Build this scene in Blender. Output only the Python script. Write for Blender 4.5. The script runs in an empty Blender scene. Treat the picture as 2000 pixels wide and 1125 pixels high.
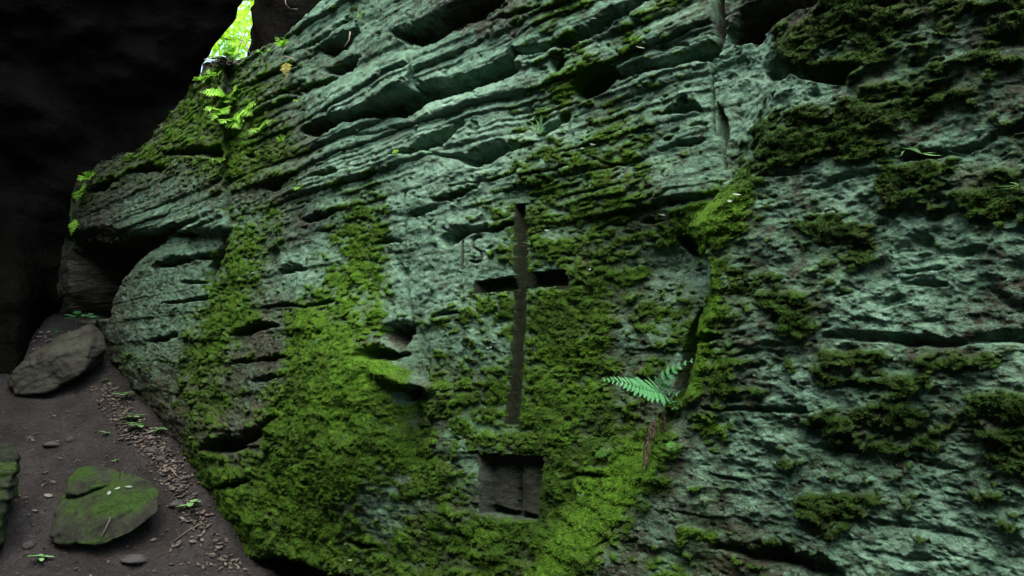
import bpy, bmesh, math, random
import numpy as np
from mathutils import Vector, Matrix

random.seed(7)
RNG = np.random.default_rng(7)
scene = bpy.context.scene
COL = scene.collection

# ------------------------------------------------------------------ camera
FOC, PITCH = 1444.0, math.radians(6.62)           # focal length in photo pixels (2000 wide), tilt up
cam_data = bpy.data.cameras.new('camera')
cam_data.sensor_width = 36.0
cam_data.lens = FOC / 2000.0 * 36.0
cam_data.clip_start = 0.05
cam_data.clip_end = 400.0
cam = bpy.data.objects.new('camera', cam_data)
cam.location = (0, 0, 0)
cam.rotation_euler = (math.radians(90) + PITCH, 0, 0)
COL.objects.link(cam)
scene.camera = cam

# ------------------------------------------------------------------ sky, sun, exposure
SUN_EL, SUN_AZ = math.radians(64), math.radians(190)    # azimuth from +Y towards +X: a veiled sun high behind the camera
world = bpy.data.worlds.new('World')
scene.world = world
world.use_nodes = True
wn = world.node_tree
bg = wn.nodes['Background']
sky = wn.nodes.new('ShaderNodeTexSky')
sky.sky_type = 'NISHITA'
sky.sun_disc = False
sky.sun_elevation = SUN_EL
sky.sun_rotation = SUN_AZ
sky.air_density = 1.0
sky.dust_density = 3.5
sky.ozone_density = 1.0
wn.links.new(sky.outputs[0], bg.inputs[0])
bg.inputs[1].default_value = 0.15
sun_data = bpy.data.lights.new('sun', 'SUN')
sun_data.energy = 1.1
sun_data.angle = math.radians(90)
sun_data.color = (1.0, 0.95, 0.84)
sun = bpy.data.objects.new('sun', sun_data)
sd = Vector((math.sin(SUN_AZ) * math.cos(SUN_EL), math.cos(SUN_AZ) * math.cos(SUN_EL), math.sin(SUN_EL)))
sun.rotation_euler = sd.to_track_quat('Z', 'Y').to_euler()
sun.location = (0, 0, 12)
COL.objects.link(sun)
scene.view_settings.view_transform = 'Standard'
scene.view_settings.look = 'None'
scene.view_settings.exposure = 2.5
scene.view_settings.gamma = 1.0
scene.view_settings.use_curve_mapping = False

# ------------------------------------------------------------------ helpers
def tag(o, label=None, cat=None, group=None, kind=None):
    for k, v in (('label', label), ('category', cat), ('group', group), ('kind', kind)):
        if v:
            o[k] = v
    return o

def empty(name, loc):
    o = bpy.data.objects.new(name, None)
    o.location = loc
    o.empty_display_size = 0.1
    COL.objects.link(o)
    return o

def link(name, me, mat=None, parent=None):
    o = bpy.data.objects.new(name, me)
    if mat is not None:
        me.materials.append(mat)
    COL.objects.link(o)
    if parent is not None:
        o.parent = parent
        o.matrix_parent_inverse = Matrix.Translation(-Vector(parent.location))   # meshes are in world coordinates
    return o

def mesh_np(name, V, F, smooth=True, attrs=None):
    """V (n,3), F (m,3|4) integer array -> mesh"""
    me = bpy.data.meshes.new(name)
    V = np.ascontiguousarray(V, np.float32)
    F = np.ascontiguousarray(F, np.int32)
    k = F.shape[1]
    me.vertices.add(len(V))
    me.vertices.foreach_set('co', V.ravel())
    me.loops.add(F.size)
    me.loops.foreach_set('vertex_index', F.ravel())
    me.polygons.add(len(F))
    me.polygons.foreach_set('loop_start', np.arange(0, F.size, k, dtype=np.int32))
    me.polygons.foreach_set('use_smooth', np.full(len(F), smooth))
    for n, a in (attrs or {}).items():
        at = me.attributes.new(n, 'FLOAT', 'POINT')
        at.data.foreach_set('value', np.ascontiguousarray(a, np.float32).ravel())
    me.update(calc_edges=True)
    return me

class MB:
    """collects vertices and faces of mixed size"""
    def __init__(self):
        self.v, self.f = [], []
    def add(self, vs, fs):
        b = len(self.v)
        self.v += [tuple(p) for p in vs]
        self.f += [tuple(i + b for i in q) for q in fs]
    def tube(self, pts, r0, r1, n=5):
        pts = [Vector(p) for p in pts]
        vs, fs = [], []
        for i, p in enumerate(pts):
            t = (pts[min(i + 1, len(pts) - 1)] - pts[max(i - 1, 0)]).normalized()
            a = t.orthogonal().normalized()
            b = t.cross(a)
            r = r0 + (r1 - r0) * i / max(1, len(pts) - 1)
            for k in range(n):
                th = 2 * math.pi * k / n
                vs.append(p + a * (r * math.cos(th)) + b * (r * math.sin(th)))
        for i in range(len(pts) - 1):
            for k in range(n):
                fs.append((i * n + k, i * n + (k + 1) % n, (i + 1) * n + (k + 1) % n, (i + 1) * n + k))
        fs.append(tuple(range(n))[::-1])
        fs.append(tuple((len(pts) - 1) * n + k for k in range(n)))
        self.add(vs, fs)
    def build(self, name, mat, parent=None, smooth=True):
        me = bpy.data.meshes.new(name)
        me.from_pydata(self.v, [], self.f)
        if smooth:
            me.polygons.foreach_set('use_smooth', [True] * len(me.polygons))
        me.update()
        return link(name, me, mat, parent)

def sm(a, b, x):
    t = np.clip((x - a) / (b - a), 0, 1)
    return t * t * (3 - 2 * t)

_P = RNG.permutation(4096).astype(np.int64)
_G = np.stack([np.cos(np.linspace(0, 2 * np.pi, 256, endpoint=False)), np.sin(np.linspace(0, 2 * np.pi, 256, endpoint=False))], 1).astype(np.float32)

def _h(ix, iy, seed):
    return _P[(ix + _P[(iy + seed * 131) & 4095]) & 4095]

def noise2(x, y, seed=0):
    x = np.asarray(x, np.float32); y = np.asarray(y, np.float32)
    ix = np.floor(x).astype(np.int64); iy = np.floor(y).astype(np.int64)
    fx = x - ix; fy = y - iy
    ux = fx * fx * fx * (fx * (fx * 6 - 15) + 10); uy = fy * fy * fy * (fy * (fy * 6 - 15) + 10)
    def g(dx, dy):
        k = _h(ix + dx, iy + dy, seed) & 255
        return _G[k, 0] * (fx - dx) + _G[k, 1] * (fy - dy)
    a = g(0, 0); b = g(1, 0); c = g(0, 1); d = g(1, 1)
    return (a + (b - a) * ux + (c - a) * uy + (a - b - c + d) * ux * uy) * 1.5

def fbm(x, y, octv=4, seed=0, gain=0.5, lac=2.03):
    s = 0; a = 1.0; t = 0
    for i in range(octv):
        s = s + a * noise2(x, y, seed + i * 7); t += a
        a *= gain; x = x * lac + 3.7; y = y * lac - 1.3
    return s / t

def cell2(x, y, seed=0):
    """distance to nearest jittered point (0..~1)"""
    x = np.asarray(x, np.float32); y = np.asarray(y, np.float32)
    ix = np.floor(x).astype(np.int64); iy = np.floor(y).astype(np.int64)
    best = np.full(x.shape, 9.0, np.float32)
    for dx in (-1, 0, 1):
        for dy in (-1, 0, 1):
            k = _h(ix + dx, iy + dy, seed)
            jx = (k & 63) / 63.0; jy = ((k >> 6) & 63) / 63.0
            d = (ix + dx + jx - x) ** 2 + (iy + dy + jy - y) ** 2
            best = np.minimum(best, d)
    return np.sqrt(best)

# ------------------------------------------------------------------ measured geometry of the place
# The rock face is a vertical plane 2.88 m from the eye, running away to the left at 45.9 degrees.
ALPHA, DIST = math.radians(45.9), 2.88
NRM = np.array([-math.cos(ALPHA), -math.sin(ALPHA), 0.0])
UDIR = np.array([-math.sin(ALPHA), math.cos(ALPHA), 0.0])

def rays(u, v):
    xc = (np.asarray(u, float) - 1000) / FOC
    zc = (562.5 - np.asarray(v, float)) / FOC
    return np.stack([xc, math.cos(PITCH) - zc * math.sin(PITCH), math.sin(PITCH) + zc * math.cos(PITCH)], -1)

def at_depth(u, v, Y):
    """point of the scene seen in the photograph at (u, v), Y metres ahead"""
    r = rays(u, v)
    return r * (np.asarray(Y, float) / r[..., 1])[..., None]

def project(P):
    y = P[..., 1] * math.cos(PITCH) + P[..., 2] * math.sin(PITCH)
    z = -P[..., 1] * math.sin(PITCH) + P[..., 2] * math.cos(PITCH)
    return 1000 + FOC * P[..., 0] / y, 562.5 - FOC * z / y

# ------------------------------------------------------------------ materials
def new_mat(name):
    m = bpy.data.materials.new(name)
    m.use_nodes = True
    nt = m.node_tree
    nt.nodes.clear()
    out = nt.nodes.new('ShaderNodeOutputMaterial')
    bs = nt.nodes.new('ShaderNodeBsdfPrincipled')
    nt.links.new(bs.outputs[0], out.inputs[0])
    return m, nt, bs, out

class NT:
    """small helper to chain shader nodes"""
    def __init__(self, nt):
        self.nt = nt
        self.tc = nt.nodes.new('ShaderNodeTexCoord')
    def put(self, node, idx, val):
        if hasattr(val, 'is_output') or isinstance(val, bpy.types.NodeSocket):
            self.nt.links.new(val, node.inputs[idx])
        elif val is not None:
            node.inputs[idx].default_value = val
    def attr(self, name, inst=False):
        n = self.nt.nodes.new('ShaderNodeAttribute')
        n.attribute_name = name
        n.attribute_type = 'INSTANCER' if inst else 'GEOMETRY'
        return n.outputs['Fac']
    def math(self, op, a, b=None, c=None, clamp=False):
        n = self.nt.nodes.new('ShaderNodeMath')
        n.operation = op
        n.use_clamp = clamp
        self.put(n, 0, a); self.put(n, 1, b); self.put(n, 2, c)
        return n.outputs[0]
    def noise(self, scale, detail=4.0, rough=0.55, vec=None, dist=0.0):
        n = self.nt.nodes.new('ShaderNodeTexNoise')
        n.inputs['Scale'].default_value = scale
        n.inputs['Detail'].default_value = detail
        n.inputs['Roughness'].default_value = rough
        n.inputs['Distortion'].default_value = dist
        self.nt.links.new(vec if vec is not None else self.tc.outputs['Object'], n.inputs['Vector'])
        return n.outputs['Fac']
    def voro(self, scale, vec=None, feature='F1'):
        n = self.nt.nodes.new('ShaderNodeTexVoronoi')
        n.feature = feature
        n.inputs['Scale'].default_value = scale
        self.nt.links.new(vec if vec is not None else self.tc.outputs['Object'], n.inputs['Vector'])
        return n.outputs['Distance']
    def scaled(self, sx, sy, sz):
        n = self.nt.nodes.new('ShaderNodeMapping')
        n.inputs['Scale'].default_value = (sx, sy, sz)
        self.nt.links.new(self.tc.outputs['Object'], n.inputs['Vector'])
        return n.outputs[0]
    def step(self, x, lo, hi):
        n = self.nt.nodes.new('ShaderNodeMapRange')
        n.interpolation_type = 'SMOOTHSTEP'
        self.put(n, 0, x)
        n.inputs[1].default_value = lo
        n.inputs[2].default_value = hi
        return n.outputs[0]
    def mix(self, f, a, b):
        n = self.nt.nodes.new('ShaderNodeMix')
        n.data_type = 'RGBA'
        self.put(n, 0, f)
        for i, c in ((6, a), (7, b)):
            if isinstance(c, tuple):
                n.inputs[i].default_value = (*c, 1)
            else:
                self.nt.links.new(c, n.inputs[i])
        return n.outputs[2]
    def bump(self, h, dist, strength=1.0, nrm=None):
        n = self.nt.nodes.new('ShaderNodeBump')
        n.inputs['Strength'].default_value = strength
        n.inputs['Distance'].default_value = dist
        self.nt.links.new(h, n.inputs['Height'])
        if nrm is not None:
            self.nt.links.new(nrm, n.inputs['Normal'])
        return n.outputs[0]

def moss_colour(N, hue, n):
    """hue 0 dark olive .. 0.5 green .. 1 bright yellow green, n breaks it up"""
    lo = N.mix(n, (0.010, 0.021, 0.005), (0.026, 0.066, 0.007))
    hi = N.mix(n, (0.033, 0.084, 0.007), (0.086, 0.208, 0.012))
    return N.mix(hue, lo, hi)

def make_rock_mat():
    m, nt, bs, out = new_mat('sandstone_lichen_moss')
    N = NT(nt)
    moss, hue, tone, bare = N.attr('moss'), N.attr('hue'), N.attr('tone'), N.attr('bare')
    n1 = N.noise(9, 5, 0.6); n2 = N.noise(38, 5, 0.65, None, 0.6); n3 = N.noise(170, 3, 0.6)
    flat = N.scaled(0.6, 0.6, 2.6)
    n4 = N.noise(16, 5, 0.62, flat, 0.8)
    # crusted lichen: patchy at every scale
    s = N.math('ADD', N.math('MULTIPLY', n1, 0.55), N.math('ADD', N.math('MULTIPLY', n2, 0.9), N.math('MULTIPLY', n4, 0.75)))
    s = N.math('ADD', s, N.math('MULTIPLY', n3, 0.5))
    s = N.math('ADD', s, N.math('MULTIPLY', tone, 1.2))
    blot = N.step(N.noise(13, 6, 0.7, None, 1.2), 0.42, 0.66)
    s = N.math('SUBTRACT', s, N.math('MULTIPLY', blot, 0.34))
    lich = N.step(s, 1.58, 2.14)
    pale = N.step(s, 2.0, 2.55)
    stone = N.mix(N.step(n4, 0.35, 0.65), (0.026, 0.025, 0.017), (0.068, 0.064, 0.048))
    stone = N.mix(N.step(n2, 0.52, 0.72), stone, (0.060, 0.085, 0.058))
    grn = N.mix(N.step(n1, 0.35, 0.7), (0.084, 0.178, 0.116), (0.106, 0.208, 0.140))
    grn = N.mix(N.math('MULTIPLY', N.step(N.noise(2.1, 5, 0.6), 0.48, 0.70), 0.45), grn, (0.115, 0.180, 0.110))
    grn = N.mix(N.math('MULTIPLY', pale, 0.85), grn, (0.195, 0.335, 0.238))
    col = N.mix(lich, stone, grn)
    warm = N.step(N.noise(5.5, 4, 0.6), 0.56, 0.74)
    col = N.mix(N.math('MULTIPLY', warm, 0.5), col, (0.075, 0.072, 0.050))
    fine = N.step(N.noise(75, 4, 0.75), 0.50, 0.68)
    col = N.mix(N.math('MULTIPLY', fine, 0.55), col, (0.034, 0.036, 0.026))
    film = N.attr('film')
    fl = N.math('ADD', film, N.math('ADD', N.math('MULTIPLY', N.math('SUBTRACT', n2, 0.5), 1.1), N.math('MULTIPLY', N.math('SUBTRACT', n3, 0.5), 0.9)))
    thin = N.math('MULTIPLY', N.step(fl, 0.24, 0.72), 0.85)
    col = N.mix(thin, col, N.mix(0.35, moss_colour(N, hue, N.step(n3, 0.35, 0.65)), (0.040, 0.062, 0.020)))
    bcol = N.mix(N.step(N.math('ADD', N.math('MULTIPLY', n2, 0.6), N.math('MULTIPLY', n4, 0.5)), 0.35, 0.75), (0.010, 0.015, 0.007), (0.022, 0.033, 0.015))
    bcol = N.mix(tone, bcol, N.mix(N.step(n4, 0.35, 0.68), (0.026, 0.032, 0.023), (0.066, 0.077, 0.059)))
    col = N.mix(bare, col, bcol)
    mn = N.step(N.math('ADD', N.math('MULTIPLY', n2, 0.55), N.math('MULTIPLY', n3, 0.5)), 0.36, 0.72)
    mcol = moss_colour(N, hue, mn)
    mcol = N.mix(N.math('MULTIPLY', N.step(N.noise(6.5, 6, 0.68, None, 0.8), 0.52, 0.70), 0.55), mcol, N.mix(n3, (0.026, 0.028, 0.010), (0.062, 0.060, 0.020)))
    mcol = N.mix(N.math('MULTIPLY', N.step(N.noise(62, 3, 0.7), 0.54, 0.70), 0.45), mcol, (0.018, 0.034, 0.007))
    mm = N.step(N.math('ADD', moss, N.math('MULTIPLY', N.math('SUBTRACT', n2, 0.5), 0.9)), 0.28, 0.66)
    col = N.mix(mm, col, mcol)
    nt.links.new(col, bs.inputs['Base Color'])
    bs.inputs['Roughness'].default_value = 0.93
    bs.inputs['Specular IOR Level'].default_value = 0.12
    h = N.math('ADD', N.math('MULTIPLY', n2, 1.0), N.math('MULTIPLY', N.noise(95, 4, 0.7), 0.6))
    h = N.math('ADD', h, N.math('MULTIPLY', N.math('MULTIPLY', lich, N.math('SUBTRACT', 1.0, mm)), 0.12))
    b = N.bump(h, 0.020, 0.85)
    b = N.bump(N.math('ADD', n3, N.math('MULTIPLY', N.noise(420, 2, 0.5), 0.6)), 0.006, 0.8, b)
    nt.links.new(b, bs.inputs['Normal'])
    return m

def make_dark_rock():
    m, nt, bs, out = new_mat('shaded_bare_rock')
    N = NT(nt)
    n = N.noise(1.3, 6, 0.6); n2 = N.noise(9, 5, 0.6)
    col = N.mix(N.step(n, 0.35, 0.65), (0.0025, 0.0025, 0.002), (0.006, 0.0055, 0.0045))  # deep shade put into the colour: darker than real rock
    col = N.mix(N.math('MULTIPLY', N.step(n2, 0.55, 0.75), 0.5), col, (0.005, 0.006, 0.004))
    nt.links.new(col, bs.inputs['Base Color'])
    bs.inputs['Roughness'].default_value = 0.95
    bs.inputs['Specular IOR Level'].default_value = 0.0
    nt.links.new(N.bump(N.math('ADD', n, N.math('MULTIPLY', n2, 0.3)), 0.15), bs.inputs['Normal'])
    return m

def make_soil():
    m, nt, bs, out = new_mat('damp_soil')
    N = NT(nt)
    n1 = N.noise(2.2, 5, 0.6); n2 = N.noise(22, 6, 0.65); n3 = N.noise(120, 3, 0.6)
    col = N.mix(N.step(n1, 0.35, 0.65), (0.018, 0.0165, 0.0155), (0.040, 0.0375, 0.0365))
    col = N.mix(N.step(n2, 0.45, 0.72), col, (0.015, 0.013, 0.011))
    col = N.mix(N.step(n3, 0.60, 0.68), col, (0.080, 0.076, 0.070))
    nt.links.new(col, bs.inputs['Base Color'])
    bs.inputs['Roughness'].default_value = 0.9
    bs.inputs['Specular IOR Level'].default_value = 0.2
    h = N.math('ADD', n2, N.math('MULTIPLY', n3, 0.35))
    nt.links.new(N.bump(h, 0.07), bs.inputs['Normal'])
    return m

def make_boulder_mat(name, a, b, mossy, hue):
    m, nt, bs, out = new_mat(name)
    N = NT(nt)
    g = nt.nodes.new('ShaderNodeNewGeometry')
    sp = nt.nodes.new('ShaderNodeSeparateXYZ')
    nt.links.new(g.outputs['Normal'], sp.inputs[0])
    n1 = N.noise(4, 5, 0.6); n2 = N.noise(30, 5, 0.65); n3 = N.noise(140, 3, 0.6)
    col = N.mix(N.step(n1, 0.35, 0.65), a, b)
    col = N.mix(N.math('MULTIPLY', N.step(n2, 0.55, 0.75), 0.6), col, (0.03, 0.028, 0.022))
    mm = N.math('ADD', N.math('MULTIPLY', n1, 1.3), N.math('MULTIPLY', n2, 0.6))
    mm = N.math('ADD', mm, N.math('MULTIPLY', N.attr('moss'), 1.0))
    mm = N.math('MULTIPLY', N.step(mm, 0.72, 1.12), mossy)
    mc = moss_colour(N, hue, N.step(N.math('ADD', n2, N.math('MULTIPLY', n3, 0.5)), 0.5, 0.95))
    col = N.mix(mm, col, mc)
    nt.links.new(col, bs.inputs['Base Color'])
    bs.inputs['Roughness'].default_value = 0.9
    bs.inputs['Specular IOR Level'].default_value = 0.15
    nt.links.new(N.bump(N.math('ADD', n2, N.math('MULTIPLY', n3, 0.5)), 0.02), bs.inputs['Normal'])
    return m

def make_leaf(name, c0, c1, trans=0.35, scale=30, rough=0.55):
    m, nt, bs, out = new_mat(name)
    N = NT(nt)
    oi = nt.nodes.new('ShaderNodeObjectInfo')
    f = N.math('ADD', N.math('MULTIPLY', N.noise(scale, 3, 0.6), 0.8), N.math('MULTIPLY', oi.outputs['Random'], 0.2))
    col = N.mix(N.step(f, 0.3, 0.7), c0, c1)
    nt.links.new(col, bs.inputs['Base Color'])
    bs.inputs['Roughness'].default_value = rough
    bs.inputs['Specular IOR Level'].default_value = 0.2
    if trans > 0:
        tr = nt.nodes.new('ShaderNodeBsdfTranslucent')
        nt.links.new(col, tr.inputs[0])
        mx = nt.nodes.new('ShaderNodeMixShader')
        mx.inputs[0].default_value = trans
        nt.links.new(bs.outputs[0], mx.inputs[1])
        nt.links.new(tr.outputs[0], mx.inputs[2])
        nt.links.new(mx.outputs[0], out.inputs[0])
    return m

def make_tuft_mat():
    m, nt, bs, out = new_mat('moss_shoots')
    N = NT(nt)
    hue = N.attr('hue', True)
    rnd = N.attr('rnd', True)
    col = moss_colour(N, hue, rnd)
    nt.links.new(col, bs.inputs['Base Color'])
    bs.inputs['Roughness'].default_value = 0.8
    bs.inputs['Specular IOR Level'].default_value = 0.12
    return m

M_ROCK = make_rock_mat()
M_DARK = make_dark_rock()
M_FARROCK = make_boulder_mat('added_canyon_stone', (0.075, 0.085, 0.062), (0.15, 0.16, 0.125), 0.15, 0.3)
M_SOIL = make_soil()
M_TUFT = make_tuft_mat()
M_BOULDER = make_boulder_mat('mossy_boulder_stone', (0.014, 0.016, 0.012), (0.030, 0.034, 0.025), 0.9, 0.0)
M_SLAB = make_boulder_mat('brown_boulder_stone', (0.024, 0.024, 0.020), (0.050, 0.050, 0.042), 0.12, 0.1)
M_STONE = make_boulder_mat('path_stone', (0.03, 0.03, 0.03), (0.06, 0.06, 0.06), 0.0, 0.2)
M_FERN = make_leaf('fern_green', (0.060, 0.22, 0.080), (0.095, 0.30, 0.120), 0.3)
M_FERND = make_leaf('moss_green_fern', (0.035, 0.12, 0.02), (0.06, 0.17, 0.03), 0.2)  # darker, moss-green variant of the fern colour
M_FERNY = make_leaf('young_fern_green', (0.13, 0.32, 0.025), (0.20, 0.44, 0.04), 0.4)
M_FERNO = make_leaf('yellowing_fern', (0.12, 0.12, 0.015), (0.19, 0.18, 0.02), 0.3)
M_DEAD = make_leaf('dead_fern', (0.085, 0.060, 0.045), (0.22, 0.16, 0.135), 0.1)
M_LITTER = make_leaf('leaf_litter', (0.020, 0.016, 0.012), (0.150, 0.132, 0.112), 0.05, 40)
M_PALE = make_leaf('pale_petal', (0.14, 0.19, 0.15), (0.24, 0.30, 0.25), 0.2)
M_SPROUT = make_leaf('seedling_green', (0.10, 0.26, 0.08), (0.20, 0.38, 0.15), 0.3)
M_TWIG = make_leaf('root_bark', (0.10, 0.08, 0.06), (0.20, 0.165, 0.13), 0.0)
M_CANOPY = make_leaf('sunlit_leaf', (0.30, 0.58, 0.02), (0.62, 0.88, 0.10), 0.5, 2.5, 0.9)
M_BARK = make_leaf('tree_bark', (0.06, 0.05, 0.04), (0.11, 0.09, 0.07), 0.0, 12)

# ------------------------------------------------------------------ the rock face: maps read off its surface
# one digit per 40 px of the photograph (0 none .. 9 thick moss)
MOSS = """
00000000000000001420000012564103443030036887655436
00000000000123210100000001433134322000688767544268
00000000003443221000000000245453221001873576652563
00000000025444321110000000266400132000547533665542
00000000155554322121000001574113420001121367776642
00000000465564211000000013643443210015565766743543
00000003655654421121000024234654221027887665311325
00000256555765510121101114565563232158764773211113
00003443345654311231110124545645332375111138886465
00034212122322313541123434566675324784331156544666
00032111121445214661112352656763368863245435432565
00041000121564216672012243656655667743367652222433
00000000113662233763111463765544334542135651112321
00000000124752137662111212227755223555345311111101
00000011226742356553114553677654534567663211100100
00000001347863786662355553777745655655772110112110
00000112257522787641233433687734545432442111212122
00000343366332788842244442678634433632336664466543
00000122355324888885265462766644435643335455653232
00000012356436888875566662777655454542211156534677
00000002245337888888646553787654566423337776645434
00000000253137878878755776766766655432324455564577
00000000266457778766854311277657544322444443431356
00000000067767877754876300287786444321223333321244
00000000067878875334555300378875445322276764522232
00000000006786887434565666788864444323345532111222
00000000000776776655676776778755445544322211223122
00000000000066776666666776466555554333322222111121
""".split()
# one digit per 80 px: 0 bare dark stone .. 9 pale blue-green lichen
TONE = """
3333332686534666653334454
3333335556777876888765754
3333334588988956778755354
3333333478989966667434466
3334544587998665667588644
3336665478797974565677868
3335655878778635775576785
3335674576787545755458754
3335543545677645665566447
3333334648446654545767656
3333233444475544467655554
3333334555563344567665656
3333333456443345555656776
3333333444444344543566777
""".split()
# the carving was mapped as bare: let the moss run right up to its edges
_m = [list(r) for r in MOSS]
for r_ in range(10, 21):
    _m[r_][25] = _m[r_][26]
for r_ in (22, 23, 24):
    _m[r_][24] = _m[r_][23]; _m[r_][25] = _m[r_][26] = '6'
MOSS = [''.join(r) for r in _m]

def sample_map(rows, cell, u, v):
    A = np.array([[int(c) for c in r] for r in rows], np.float32)
    A = np.pad(A, 1, mode='edge')
    x = np.clip(u / cell + 0.5, 0, A.shape[1] - 1.001); y = np.clip(v / cell + 0.5, 0, A.shape[0] - 1.001)
    ix = x.astype(int); iy = y.astype(int)
    fx = x - ix; fy = y - iy
    fx = fx * fx * (3 - 2 * fx); fy = fy * fy * (3 - 2 * fy)
    return ((A[iy, ix] * (1 - fx) + A[iy, ix + 1] * fx) * (1 - fy) + (A[iy + 1, ix] * (1 - fx) + A[iy + 1, ix + 1] * fx) * fy) / 9.0

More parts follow.
